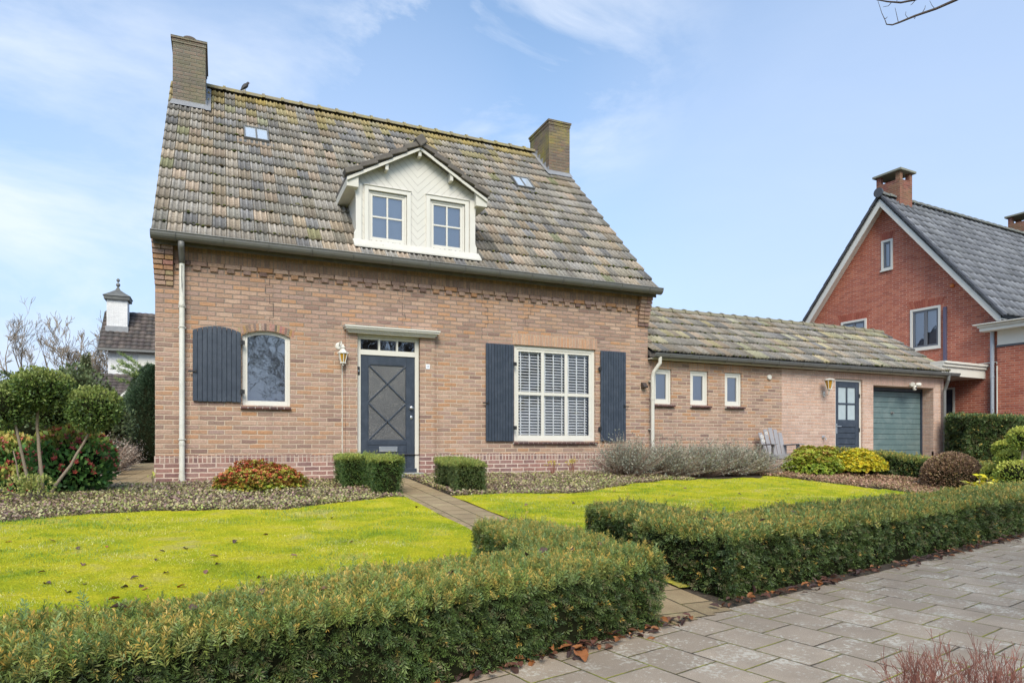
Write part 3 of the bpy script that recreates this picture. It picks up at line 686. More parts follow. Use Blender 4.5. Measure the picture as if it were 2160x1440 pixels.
for i in range(len(xs)-1):
    a,b=xs[i],xs[i+1]; mid=(a+b)/2; hole=[q for q in wl if q[0]<mid<q[1]]
    if hole:
        dm.add([(a,DY,4.02),(b,DY,4.02),(b,DY,4.175),(a,DY,4.175)],[(0,1,2,3)]); dm.add([(a,DY,5.055),(b,DY,5.055),(b,DY,zt(b)),(a,DY,zt(a))],[(0,1,2,3)])
    else: dm.add([(a,DY,4.02),(b,DY,4.02),(b,DY,zt(b)),(a,DY,zt(a))],[(0,1,2,3)])
dw=dm.build('dormer_wall',chev(),house)
mb=MB()
for xx in (3.10,5.265): mb.add([(xx,DY,4.0),(xx,1.5,5.2),(xx,1.5,5.3),(xx,DY,5.3)],[(0,1,2,3)])
mb.build_split('dormer_cheek',M['whiteold'],dw)
for (a,b,c,d) in wl:
    t=MB(); ring(t,a-.075,b+.075,c-.06,d+.075,.072,DY-.028,DY-.001,wb=.055); t.box(a-.085,b+.085,DY-.045,DY-.001,d+.0755,d+.09)
    window(house,a,b,c,d,DY+.012,fw=.035,nx=2,nz=2,mun=.03,name='dormer_window',back='curtain',sash=.042,curtain_y=.09)
    t.build('window_architrave',M['white'],dw,bevel=.004)
mb=MB()   # shaped corner boards
for x0,x1,sg in ((3.075,3.175,-1),(5.185,5.29,1)):
    o=x0 if sg<0 else x1; i_=x1 if sg<0 else x0
    pts=[(o+sg*.03,4.02),(o+sg*.03,4.27),(o,4.34),(o,4.86),(o+sg*.005,4.95),(o+sg*.03,5.02),(o+sg*.075,5.08),(o+sg*.075,5.15),(i_,5.15),(i_,4.02)]
    mb.prism(pts,'y',DY-.035,DY-.002)
mb.build_split('corner_board',M['white'],dw,bevel=.003)
MB().prism([(DY-.001,4.165),(DY-.04,4.165),(DY-.12,4.095),(DY-.20,4.02),(DY-.20,3.985),(DY-.001,4.10)],'x',3.02,5.36).build('lead_apron',M['whiteold'],dw,bevel=.01)
# dormer roof: two slabs, soffits, bargeboard, verge caps
dr=MB(); th=.07
for sg,ex in ((-1,ex0),(1,ex1)):
    P=[(ax,az+.07),(ex,ez+.07),(ex,ez+.07+th),(ax,az+.07+th)]
    dr.prism(P,'y',-.06,2.3)
dro=dr.build('dormer_roof',M['darktile'],house)
sf=MB()
for sg,ex,wx in ((-1,ex0,3.10),(1,ex1,5.265)):
    sf.prism([(wx,ez-.07),(ex+sg*-.0,ez-.07),(ex+sg*.0,ez+.066),(wx,zt(wx)-.002)],'y',-.05,1.25)
sf.build_split('eaves_box',M['whiteold'],dro,bevel=.003)
bb=MB()
for sg,ex in ((-1,ex0),(1,ex1)):
    bb.prism([(ax,az+.068),(ax,az+.010),(ex,ez+.010),(ex,ez+.068)],'y',-.085,-.061)
bb.build_split('bargeboard',M['whiteold'],dro,bevel=.004)
pu=MB()
for t in (.0,.47): 
    for sg in ((-1,1) if t else (1,)):
        xx=ax+sg*t*1.27; pu.box(xx-.028,xx+.028,-.055,DY-.001,zt(xx)-.155,zt(xx)-.0)
pu.build_split('purlin_end',M['whiteold'],dro,bevel=.004)
for sg,ex in ((-1,ex0),(1,ex1)):
    n=5
    for k in range(n):
        t0=k/n; t1=(k+1)/n+.01; a=Vector((ax+(ex-ax)*t0,-.02,az+.125+(ez-az)*t0)); b=Vector((ax+(ex-ax)*(t1+.02),-.02,az+.157+(ez-az)*t1))
        MB().bar(a,b,.085,.21,up=(0,1,0)).build('verge_tile',M['darktile'],dro,bevel=.012)
        # the bar is turned so that its broad face lies on the slope
MB().obox((ax,-.02,az+.165),(1,0,.8),(0,1,0),(-.8,0,1),.085,.145,.085).build('apex_cap',M['darktile'],dro,bevel=.02)
# small things fixed to the wall
mb=MB().prism([(-.001,1.76),(-.001,1.88),(-.05,1.88),(-.13,1.79),(-.12,1.77)],'x',8.955,9.055); tag(mb.build('wall_light',paint('dark_bronze',(.06,.045,.04),.5,.2),None,bevel=.004),'small dark wedge-shaped wall light on the brick beside the corner downpipe','wall light')

# stepped settlement cracks along the joints, and the peeled strip on the downpipe
random.seed(8)
for (x,z0,z1) in ((3.88,2.74,3.33),(5.40,2.55,3.36),(6.35,2.80,3.36),(1.66,2.60,3.30)):
    pts=[]; z=z0; xx=x; k=0
    while z<z1: pts.append((xx,-.001,z)); z+=.075; pts.append((xx+random.uniform(-.006,.006),-.001,z)); k=1-k; xx+= random.choice((-.06,.0,.0,.06)); pts.append((xx,-.001,z))
    MB().tube(pts,.0032,4,cap=False).build('wall_crack',M['black'],house)
mb=MB().prism([(.368,3.36),(.383,3.36),(.380,3.20),(.386,3.05),(.378,2.93),(.370,3.02),(.366,3.18)],'y',-.1275,-.12); mb.build('peeled_patch',M['zinc'],dpp)

# ================================================================== GARAGE WING
wing=thing('garage_wing','long low brick garage wing with three narrow windows, slate side door and teal garage door','garage',(14,1,0))
AX0,AX1,AY=9.135,18.74,.03; AZ=2.36
aops=[(9.282,9.76,1.45,2.195,.11),(10.265,10.746,1.45,2.195,.11),(11.225,11.704,1.45,2.195,.11)]
mb=MB(); wall_y(mb,AX0,12.92,0,AZ,AY,aops); mb.build('wall',M['brick'],wing)
mb=MB(); wall_y(mb,12.92,AX1,0,AZ,AY,[(14.67,15.62,0,2.20,.12),(16.01,18.33,0,2.085,.36)])
mb.add([(AX1,AY,-.1),(AX1,3.9,-.1),(AX1,3.9,2.4),(AX1,1.95,3.75),(AX1,AY,2.4)],[(0,1,2,3,4)]); mb.add([(AX0,3.9,0),(AX1,3.9,0),(AX1,3.9,2.4),(AX0,3.9,2.4)],[(0,1,2,3)])
w2=mb.build('wall',M['brickpale'],wing); tag(w2,'paler newer brickwork at the garage end')
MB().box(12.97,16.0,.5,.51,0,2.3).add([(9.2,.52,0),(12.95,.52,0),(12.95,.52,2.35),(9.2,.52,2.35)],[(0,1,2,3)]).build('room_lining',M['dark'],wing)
mb=MB()
mb.box(9.135,12.92,AY-.010,AY+.05,.305,.405); mb.box(12.92,14.67,AY-.010,AY+.05,.305,.405); mb.box(15.62,16.01,AY-.010,AY+.05,.305,.405); mb.box(18.33,AX1+.004,AY-.010,AY+.05,.305,.405); mb.build_split('plinth_rowlock',M['plinthrow'],wing)
mb=MB(); mb.box(9.135,14.67,AY-.008,AY+.05,-.1,.304); mb.box(15.62,16.01,AY-.008,AY+.05,-.1,.304); mb.box(18.33,AX1+.003,AY-.008,AY+.05,-.1,.304); mb.build_split('plinth',M['plinth'],wing)
for (a,b,c,d,q) in aops:
    MB().box(a-.03,b+.06,AY-.004,AY+.02,d+.003,d+.165).build('window_lintel',M['lintel'],wing)
    window(wing,a,b,c,d,AY+.03,fw=.045,sash=.062,back='curtain',curtain_y=.075)
    sill(wing,a-.01,b+.07,c-.003,AY,n=5,out=.07)
MB().box(14.62,AX1+.002,AY-.004,AY+.02,2.205,2.36).build('soldier_band',M['lintelpale'],wing)
MB().box(15.95,18.40,AY-.0045,AY+.02,2.088,2.2045).build('garage_lintel',M['lintelpale'],wing)
# side door
df=MB(); ring(df,14.69,15.62,.02,2.195,.05,AY+.05,AY+.11,wb=.001); sdf=df.build('door_frame',M['white'],wing,bevel=.004)
a,b=14.742,15.568; y0,y1=AY+.055,AY+.095; mb=MB()
mb.box(a,a+.10,y0,y1,.04,2.14); mb.box(b-.13,b,y0,y1,.04,2.14); mb.box(a+.10,b-.13,y0,y1,2.0,2.14); mb.box(a+.10,b-.13,y0,y1,1.02,1.20)
for k in range(7): mb.box(a+.10,b-.13,y0+.006,y1,.04+k*.14,.04+k*.14+.130)
m_=(a+.10+b-.13)/2; mb.box(m_-.022,m_+.022,y0,y1,1.20,2.0); mb.box(a+.10,m_-.022,y0+.002,y1,1.575,1.615); mb.box(m_+.022,b-.13,y0+.002,y1,1.575,1.615)
sd_=mb.build('side_door',M['navy'],wing,bevel=.004)
for (p,q) in ((a+.10,m_-.022),(m_+.022,b-.13)):
    for (r_,s_) in ((1.20,1.575),(1.615,2.0)): MB().box(p,q,AY+.075,AY+.08,r_,s_).build('door_pane',M['frostpale'],sd_)
MB().box(a+.015,a+.05,y0-.008,y0-.0005,.86,1.10).bar((a+.032,y0-.04,1.035),(a+.15,y0-.04,1.035),.018,.018).bar((a+.032,y0,1.035),(a+.032,y0-.045,1.035),.016,.016).build('door_handle',M['chrome'],sd_)
for zz in (.95,1.80): MB().box(b-.012,b+.02,y0-.012,y0-.001,zz-.05,zz+.05).build('door_hinge',M['black'],sd_)
# garage door, recessed, horizontal boards
gy=AY+.34; mb=MB(); z=.02; gb=[.02+.14*k for k in range(15)]
for k in range(14): mb.box(16.03,17.96+.33,gy+random.uniform(-.001,.001),gy+.03,gb[k]+.004,gb[k+1]-.004)
gd=mb.build('garage_door',M['teal'],wing,bevel=.004)
MB().box(16.02,18.32,gy+.02,gy+.04,.0,2.08).build('backing_board',M['dark'],gd)
fr=MB(); fr.box(18.29,18.33,gy-.04,gy+.02,0,2.08); fr.box(16.01,16.03,gy-.04,gy+.02,0,2.08); fr.box(16.03,18.29,gy-.03,gy+.02,2.0,2.083); fr.build('garage_door_frame',M['navy'],wing)
MB().lathe([(.04,gy-.001),(.04,gy-.012),(.015,gy-.02),(.015,gy-.05),(.03,gy-.055),(.001,gy-.06)],(17.15,0,1.42),14,axis='y').build('door_lock',M['zinc'],gd)
MB().bar((16.06,gy-.05,.96),(16.14,gy-.05,.96),.016,.016).bar((16.06,gy,.96),(16.06,gy-.05,.96),.016,.016).build('door_handle',M['chrome'],gd)
# roof
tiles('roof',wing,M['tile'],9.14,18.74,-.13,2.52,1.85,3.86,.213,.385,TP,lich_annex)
MB().prism([(-.07,2.51),(1.87,3.80),(4.1,2.3),(4.1,2.2),(1.87,3.68),(-.07,2.42)],'x',9.14,18.72).build('roof_deck',M['darktile'],wing)
mb=MB(); ridgecaps(mb,9.14,18.72,1.87,3.90,.40,.105); rc=mb.build('ridge_tiles',paint('mossy_ridge_tile',(.26,.23,.17),.95,.35,14,.006,dirt=(.20,.20,.07),dirtamt=.6),wing)
gutter(wing,9.14,19.0,-.26,2.475,r=.062,depth=.08,brk=.75)
MB().box(9.14,18.76,-.132,AY-.003,2.375,2.40).build('soffit_board',M['whiteold'],wing)
mb=MB().tube([(9.30,-.20,2.42),(9.30,-.19,2.28),(9.21,-.10,2.10),(9.20,-.075,2.0),(9.20,-.075,0)],.040,14); mb.tube([(9.20,-.075,1.52),(9.20,-.075,1.57)],.045,14)
mb.build('downpipe',M['whiteold'],wing,smooth=False)
for zz in (1.9,.9): MB().box(9.15,9.25,-.05,AY,zz,zz+.02).build('pipe_clip',M['white'],wing)
mb=MB().tube([(18.60,-.20,2.42),(18.60,-.19,2.30),(18.64,-.10,2.12),(18.64,-.06,2.02),(18.64,-.06,-.1)],.042,12); mb.build('downpipe',M['zinc'],wing,smooth=False)
# fittings
v=MB().lathe([(.062,AY),(.062,AY-.03),(.05,AY-.045),(.001,AY-.047)],(12.52,0,2.14),20,axis='y'); tag(v.build('wall_vent',M['white'],None,smooth=False,bevel=.003),'round white vent cap high on the garage wing wall','vent')

def lantern(name,label,cx,cy,z,h,r,back,sides=6,group=None):
    t=thing(name,label,'wall lantern',(cx,cy,z),0,group)
    mb=MB(); rt=r; rb=r*.52; zt_,zb=z+h*.5,z-h*.5
    def c(rr,k,zz,off=0): a=2*PI*(k+.5)/sides+off; return (cx+rr*math.cos(a),cy+rr*math.sin(a),zz)
    for k in range(sides):
        mb.bar(c(rt,k,zt_),c(rb,k,zb),.012,.012)
        mb.bar(c(rt,k,zt_),c(rt,(k+1)%sides,zt_),.014,.014); mb.bar(c(rb,k,zb),c(rb,(k+1)%sides,zb),.012,.016)
        if back=='top': mb.lathe([(.001,-.012),(.009,-.007),(.012,0),(.009,.007),(.001,.012)],c(rt*1.18,k,zt_+.004),8); mb.lathe([(.001,-.01),(.008,-.005),(.010,0),(.008,.006),(.001,.01)],c(rb*1.2,k,zb-.012),8)
    mb.build('lantern_frame',M['white'],t)
    g=MB(); 
    for k in range(sides): g.add([c(rt*.96,k,zt_),c(rt*.96,(k+1)%sides,zt_),c(rb*.96,(k+1)%sides,zb),c(rb*.96,k,zb)],[(0,1,2,3)])
    g.build('lantern_pane',M['amber'],t)
    cp=MB(); 
    if back=='top':
        cp.lathe([(rt*1.15,zt_),(rt*1.12,zt_+.012),(rt*.7,zt_+.05),(rt*.42,zt_+.075),(rt*.42,zt_+.085),(rt*.62,zt_+.10),(rt*.30,zt_+.125),(.012,zt_+.15)],(cx,cy,0),6)
    else: cp.lathe([(rt*1.25,zt_),(rt*1.28,zt_+.010),(rt*.9,zt_+.028),(rt*.2,zt_+.045),(.001,zt_+.048)],(cx,cy,0),6)
    cp.build('lantern_cap',M['white'],t)
    bt=MB().lathe([(rb*.9,zb-.006),(rb*.8,zb-.02),(.012,zb-.03),(.016,zb-.045),(.001,zb-.06)],(cx,cy,0),8); bt.build('lantern_base',M['white'],t)
    return t
t=lantern('wall_lantern','small ornate white lantern with amber glass on a round plate beside the front door',2.82,-.14,2.055,.155,.075,'top')
mb=MB().lathe([(.062,.0),(.062,-.012),(.045,-.022),(.001,-.024)],(2.775,0,2.27),20,axis='y'); mb.tube([(2.775,-.02,2.27),(2.78,-.09,2.33),(2.79,-.135,2.33),(2.80,-.14,2.28)],.009,8); mb.build('wall_plate',M['white'],t,smooth=False)
MB().tube([(2.83,-.006,1.98),(2.832,-.006,.42)],.008,6).build('cable',M['whiteold'],t)
t=lantern('wall_lantern','white lantern with crossed amber panes on a low bracket left of the side door',14.19,-.20,2.01,.21,.105,'bottom',sides=6)
mb=MB().box(14.24,14.30,AY-.022,AY-.001,1.75,1.86).tube([(14.27,AY-.02,1.80),(14.25,-.08,1.77),(14.20,-.18,1.79),(14.19,-.20,1.88)],.012,8); mb.build('wall_bracket',M['white'],t)
sc=thing('security_light','white security camera with two floodlight heads above the garage door','security camera',(17.42,AY,2.11))
MB().lathe([(.055,AY-.002),(.055,AY-.04),(.03,AY-.055),(.001,AY-.056)],(17.40,0,2.13),16,axis='y').build('mount',M['white'],sc)
for sx in (-1,1):
    a=Vector((17.42+sx*.055,-.06,2.15)); d=Vector((sx*.8,-.55,-.12)).normalized(); b=MB(); b.tube([a,a+d*.03,a+d*.10,a+d*.125],[.025,.045,.058,.05],14); b.build('lamp_head',M['white'],sc,smooth=False)
b=MB().lathe([(.03,2.12),(.045,2.09),(.048,2.03),(.035,1.995),(.001,1.985)],(17.43,-.07,0),14); co_=b.build('camera_body',M['white'],sc,smooth=True)
MB().lathe([(.024,-.108),(.026,-.120),(.001,-.124)],(17.425,0,2.055),12,axis='y').build('lens',M['black'],co_)
tp=MB().lathe([(.045,AY-.001),(.045,AY-.014),(.02,AY-.02),(.016,AY-.05),(.001,AY-.052)],(14.25,0,.76),14,axis='y').tube([(14.25,AY-.04,.76),(14.25,AY-.08,.75),(14.25,AY-.09,.70)],.012,8); tp.box(14.22,14.28,AY-.055,AY-.045,.79,.80)
tag(tp.build('outdoor_tap',M['chrome'],None),'small metal outdoor tap low on the pale brick wall','tap')

# ---- garden chair
def chair():
    fwd=Vector((-.27,-.97,0)).normalized(); rt=Vector((-fwd.y,fwd.x,0))*1   # rt: the sitter's left
    o=Vector((12.22,-.55,gz(12.22,-.55)))
    t=thing('garden_chair','weathered grey wooden slatted garden chair with white flowers painted on its back, against the wing','garden chair',o)
    m=paint('weathered_grey_wood',(.30,.29,.31),.8,.3,9,.002,dirt=(.20,.19,.18),dirtamt=.5)
    P=lambda f,s,z: o+fwd*f+rt*s+Vector((0,0,z))
    mb=MB()   # back slats, rounded top
    top=[.86,.93,.965,.93,.86]
    W_=.095
    back=[]
    for i in range(5):
        s=(i-2)*.102; a=P(-.10,s,.30); b=P(-.36,s*1.18,top[i]); mb.bar(a,b,W_,.02,up=tuple(fwd)); back.append((a,b))
    bk=mb.build('backrest',m,t,bevel=.008)
    mb=MB()
    for i in range(6):
        f=.30-.085*i; mb.bar(P(f,-.26,.37-.02*i),P(f,.26,.37-.02*i),.075,.02)
    mb.bar(P(.335,-.27,.33),P(.335,.27,.33),.02,.10,up=(0,0,1)); mb.build('seat',m,t,bevel=.004)
    for s in (-.31,.31):
        mb=MB(); mb.bar(P(-.22,s,.575),P(.40,s,.60),.14,.024); mb.build('armrest',m,t,bevel=.008)
        mb=MB(); mb.bar(P(.28,s*.94,0),P(.28,s*.94,.585),.03,.10,up=tuple(fwd)); mb.build('leg',m,t,bevel=.004)
        mb=MB(); mb.bar(P(.30,s*.9,.33),P(-.50,s*.9,.0),.03,.10,up=(0,0,1)); mb.bar(P(-.20,s*.9,.12),P(-.20,s*.9,.565),.03,.08,up=tuple(fwd)); mb.build('leg',m,t,bevel=.004)
    fl=MB()
    for (i,tt,rr) in ((4,.83,.05),(3,.86,.042),(4,.66,.048)):
        i=4-i; a,b=back[i]; d=(b-a).normalized(); n=d.cross(rt).normalized(); n=n if n.dot(fwd)>0 else -n; c=a+(b-a)*tt+n*.0135+rt*(.02 if i==0 else .01)
        for k in range(8):
            an=2*PI*k/8; e=rt*math.cos(an)+d*math.sin(an); q=rt*math.cos(an+PI/2)+d*math.sin(an+PI/2)
            fl.add([c+e*rr*.22,c+e*rr*.65+q*rr*.2,c+e*rr,c+e*rr*.65-q*rr*.2],[(0,1,2,3)])
    fl.build('painted_flowers',M['white'],bk,fix=False)
chair()

# ================================================================== NEIGHBOUR
nb=thing('neighbour_house','large red brick gabled house with grey tiled roof and white bargeboards beyond the garage wing','house',(20.3,2.99,0),-math.atan2(.9977,.068))
HWN=3.42; NE=3.95; NR=8.28; sl_=(NR-NE)/HWN
def nw(mb,x0,x1,z0,z1,y): mb.add([(x0,y,z0),(x1,y,z0),(x1,y,z1),(x0,y,z1)],[(0,1,2,3)])
wins=[(-.03,.35,6.12,7.08),(.90,1.80,3.46,4.71),(-1.45,-.53,3.5,4.71),(1.45,2.19,0,2.25)]
xs=sorted({-HWN,0,HWN}|{a for w_ in wins for a in w_[:2]}); zs=sorted({0,3.3}|{a for w_ in wins for a in w_[2:]})
mb=MB()
zt2=lambda x: NR-abs(x-.12)*sl_
for i in range(len(xs)-1):
    a,b=xs[i],xs[i+1]; mid=(a+b)/2; hs=sorted([w_ for w_ in wins if w_[0]<mid<w_[1]],key=lambda q:q[2]); z=0
    for h_ in hs:
        if h_[2]>z: nw(mb,a,b,z,h_[2],0)
        z=h_[3]
    mb.add([(a,0,z),(b,0,z),(b,0,zt2(b)),(a,0,zt2(a))],[(0,1,2,3)])
for w_ in wins:
    a,b,c,d=w_; mb.add([(a,0,c),(a,.1,c),(a,.1,d),(a,0,d)],[(0,1,2,3)]); mb.add([(b,0,c),(b,.1,c),(b,.1,d),(b,0,d)],[(0,1,2,3)]); mb.add([(a,0,d),(b,0,d),(b,.1,d),(a,.1,d)],[(0,1,2,3)]); mb.add([(a,0,c),(b,0,c),(b,.1,c),(a,.1,c)],[(0,1,2,3)])
for x in (-HWN,HWN): mb.add([(x,0,0),(x,16,0),(x,16,NE),(x,0,NE)],[(0,1,2,3)])
mb.build('wall',M['red'],nb,world=False)
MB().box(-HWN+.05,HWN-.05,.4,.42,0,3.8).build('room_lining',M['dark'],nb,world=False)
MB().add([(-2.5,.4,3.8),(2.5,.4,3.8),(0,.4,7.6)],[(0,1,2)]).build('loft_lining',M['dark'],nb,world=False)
fg=paint('grey_window_frame',(.13,.14,.16),.5,.1,6)
def nwin(a,b,c,d,nx):
    f=MB(); ring(f,a,b,c,d,.07,-.03,.05); f.box(a-.02,b+.02,-.06,-.031,c-.035,c+.01); o=f.build('window',M['white'],nb,bevel=.004,world=False)
    s=MB(); ring(s,a+.07,b-.07,c+.07,d-.07,.055,-.005,.05)
    if nx>1: s.box((a+b)/2-.045,(a+b)/2+.045,-.005,.05,c+.125,d-.125)
    s.build('sash',fg,o,bevel=.003,world=False)
    MB().add([(a+.07,.02,c+.07),(b-.07,.02,c+.07),(b-.07,.02,d-.07),(a+.07,.02,d-.07)],[(0,1,2,3)]).build('pane',M['glass'],o,fix=False,world=False)
    MB().box(a,b,.12,.13,c,d).build('curtain',M['curtain'],o,world=False)
    n=max(3,round((b-a+.2)/.07)); L=MB(); m=(a+b)/2
    for k in range(n):
        x0=a-.03+(b-a+.06)*k/n+.004; x1=a-.03+(b-a+.06)*(k+1)/n-.004; t0=(x0-m)*.22; t1=(x1-m)*.22; cc=random.choice([(.36,.105,.07),(.31,.09,.06),(.40,.14,.09)])
        z0=d+.004; L.prism([(x0,z0),(x1,z0),(x1+t1,z0+.22),(x0+t0,z0+.22)],'y',-.004,.02,cc)
    L.build('arch_bricks',M['bricktint'],nb,world=False)
nwin(-.03,.35,6.12,7.08,1); nwin(.90,1.80,3.46,4.71,2); nwin(-1.45,-.53,3.5,4.71,2)
f=MB(); ring(f,1.45,2.19,.02,2.25,.06,-.01,.06,wb=.001); o=f.build('side_door_frame',M['white'],nb,world=False); MB().box(1.51,2.13,.02,.05,.02,2.19).build('side_door',M['navy'],o,world=False)
# roof slopes with real tiles: built along local x, then turned
def nroof(side):
    L=16.0
    wave=[(k/14,.5+.5*math.cos(2*PI*k/14)) for k in range(15)]
    pal=[(.25,.255,.275),(.27,.275,.295),(.23,.235,.255),(.26,.265,.28)]
    e=HWN+.0; ez_=NE+.16; rz=NR+.16
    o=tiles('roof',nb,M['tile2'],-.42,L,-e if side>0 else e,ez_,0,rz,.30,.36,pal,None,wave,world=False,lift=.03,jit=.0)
    # side>0 : turn so that the eave lies at +x
    o.rotation_euler=(0,0,R(90)); return o
nroof_o=nroof(1); nroof_o.location.x=.15
N0=set(bpy.data.objects)
MB().prism([(HWN,NE+.14),(0,NR+.13),(-HWN-.40,NE-.40*sl_+.14),(-HWN-.40,NE-.40*sl_+.05),(0,NR+.03),(HWN,NE+.05)],'y',-.36,16).build('roof_deck',M['tile2'],nb,world=False)
nt_=paint('dark_grey_verge',(.075,.078,.09),.7,.25,10,.002)
for sg in (1,-1):
    n=14; mbv=MB()
    for k in range(n):
        t0=k/n; t1=(k+1)/n+.012; L=HWN+(.04 if sg>0 else .42)
        a=Vector((sg*L*t0,-.34,NR+.175-L*t0*sl_)); b=Vector((sg*L*t1,-.34,NR+.20-L*t1*sl_)); mbv.bar(a,b,.07,.16,up=(0,1,0))
    mbv.build_split('verge_tile',nt_,nb,bevel=.012,world=False)
    b=MB(); L=HWN+(-.02 if sg>0 else .10)
    b.prism([(0,NR+.10),(sg*L,NR+.10-L*sl_),(sg*L,NR-.17-L*sl_),(0,NR-.20)],'y',-.36,-.33); b.prism([(0,NR+.02),(sg*L,NR+.02-L*sl_),(sg*L,NR-.01-L*sl_),(0,NR-.02)],'y',-.33,-.001)
    b.build('bargeboard',M['white'],nb,world=False)
MB().lathe([(.15,-.46),(.15,-.40),(.12,-.36),(.001,-.36)],(0,0,NR+.22),14,axis='y').build('ridge_end',nt_,nb,world=False)
mb=MB(); 
for i in range(40):
    a=.4+i*.40-.8; mb2=[]
    for t,rad in ((a,.12),(a+.1,.135),(a+.38,.115)):
        mb2.append([(math.cos(PI*k/7)*rad*1.1,t,NR+.15+math.sin(PI*k/7)*rad) for k in range(8)])
    for j in range(2): mb.add(mb2[j]+mb2[j+1],[(k,k+1,k+9,k+8) for k in range(7)]+[tuple(range(8))])
mb.build('ridge_tiles',paint('ridge_grey',(.16,.165,.16),.8,.3,12,dirt=(.2,.21,.10),dirtamt=.5),nb,world=False)
for q in set(bpy.data.objects)-N0: q.location.x+=.15      # the roof sits a little off the middle of the gable
def nchim(y0,y1,x0,x1):
    c=MB().box(x0,x1,y0,y1,7.2,9.02).build('chimney',M['reddark'],nb,world=False)
    k=MB()
    for (xa,ya) in ((x0,y0),(x1-.14,y0),(x0,y1-.14),(x1-.14,y1-.14)): k.box(xa,xa+.14,ya,ya+.14,9.02,9.27)
    k.build_split('corner_pier',M['reddark'],c,world=False)
    MB().box(x0-.09,x1+.09,y0-.09,y1+.09,9.27,9.34).build('cap_slab',paint('mossy_concrete',(.27,.27,.22),.9,.3,8,dirt=(.2,.2,.1),dirtamt=.6),c,bevel=.01,world=False)
    f=MB()
    for i in range(5):
        xx=.0+i*.08; z=NR+.17-xx*sl_; f.box(xx,xx+.09,y0-.012,y0-.002,z-.05,z+.16)
    f.box(x1+.002,x1+.012,y0,y1,NR+.17-x1*sl_-.05,NR+.17-x1*sl_+.12); f.build('flashing',M['lead'],c,world=False)
nchim(.33,.98,-.42,.36); nchim(8.4,9.1,-.42,.36)
MB().lathe([(.055,-.002),(.06,-.05),(.05,-.075),(.001,-.085)],(2.13,0,5.21),14,axis='y').build('alarm_light',paint('orange_plastic',(.62,.20,.05),.3,.1),nb,smooth=True,world=False)
MB().box(1.90,1.98,-.085,-.001,2.8,4.62).build('flue_duct',paint('purple_grey_pipe',(.11,.10,.16),.5,.2),nb,bevel=.008,world=False)
MB().box(-1.72,-1.66,-.085,-.001,2.8,4.62).build('flue_duct',paint('purple_grey_pipe',(.11,.10,.16),.5,.2),nb,bevel=.008,world=False)
# bay with white cornice towards the street
MB().box(3.32,4.6,-.06,9,0,3.25).build('bay_wall',M['red'],nb,world=False)
MB().box(3.30,4.63,-.08,9,3.25,3.31).build('bay_lead_band',nt_,nb,world=False)
MB().box(3.32,4.6,-.06,9,3.312,3.70).build('bay_fascia',M['white'],nb,world=False)
c=MB(); 
for o_,z0,z1 in ((.30,3.70,3.80),(.34,3.802,3.87),(.42,3.872,3.90)): c.box(3.32-o_-.0,4.6+o_,-.06-o_,9,z0,z1)
c.build('cornice',M['white'],nb,bevel=.004,world=False)
MB().box(2.9,5.02,-.48,9,3.902,3.912).build('cornice_lead',nt_,nb,world=False)
MB().tube([(3.20,-.07,3.70),(3.20,-.07,0)],.05,12).tube([(3.20,-.07,2.42),(3.20,-.07,2.48)],.057,12).build('downpipe',paint('pale_grey_pipe',(.36,.39,.44),.4,.15,8),nb,world=False)
MB().tube([(3.33,-.09,2.75),(3.33,-.09,0)],.018,8).tube([(2.3,-.03,2.82),(3.30,-.03,2.86),(3.33,-.09,2.80)],.015,8).build('conduit',M['whiteold'],nb,world=False)
# flat canopy between the wing and the neighbour
cn=MB(); cn.box(-1.0,3.0,-2.1,-.002,2.42,2.66); canopy=cn.build('canopy_fascia',M['white'],nb,bevel=.004,world=False)
MB().box(-1.0,3.05,-2.1,-.002,2.662,2.74).box(-1.0,3.09,-2.1,-.002,2.742,2.80).build('canopy_moulding',M['white'],nb,bevel=.004,world=False)

# ================================================================== WHITE HOUSE FAR LEFT
wh=thing('white_house','white painted house with brown tiled roof and tall white chimney with pointed cap','house',(-2,30,0))
wo=[(-3.28,-.2,3.2,5.25)]
mb=MB(); mb.box(-4.45,4,29.2,33.6,0,5.75); mb.add([(-4.45,29.2,5.75),(-4.45,31.4,8.0),(-4.45,33.6,5.75)],[(0,1,2)]); mb.build('wall',M['whitebrick'],wh)
MB().box(-3.05,-.3,29.14,29.19,4.8,5.45).build('shutter_box',M['white'],wh,bevel=.01)
w_=MB(); ring(w_,-3.0,-.4,3.3,4.75,.06,29.12,29.19); w_=w_.build('window',fg,wh); MB().box(-2.94,-.46,29.15,29.16,3.36,4.4).build('pane',M['glass'],w_); MB().box(-2.94,-.46,29.13,29.15,4.40,4.69).build('roller_shutter',M['white'],w_)
BP=[(.135,.105,.095),(.115,.09,.085),(.15,.12,.105),(.10,.085,.08)]
pan=[(k/10,.5-.5*math.cos(2*PI*k/10)) for k in range(11)]
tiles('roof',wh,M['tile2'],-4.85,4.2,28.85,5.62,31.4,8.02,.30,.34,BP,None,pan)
MB().prism([(28.85,5.58),(31.4,7.98),(33.9,5.58),(33.9,5.48),(31.4,7.86),(28.85,5.48)],'x',-4.83,4.2).build('roof_deck',M['darktile'],wh)
MB().prism([(28.8,5.50),(31.4,7.98),(34.0,5.50),(34.0,5.2),(31.4,7.7),(28.8,5.2)],'x',-4.9,-4.84).build('bargeboard',paint('dark_board',(.07,.07,.07),.6,.2),wh)
MB().box(-4.85,4.2,28.72,28.84,5.50,5.62).build('gutter',M['zinc'],wh)
c=MB().box(-4.62,-3.64,30.0,30.9,6.4,8.42).build('chimney',M['whitebrick'],wh)
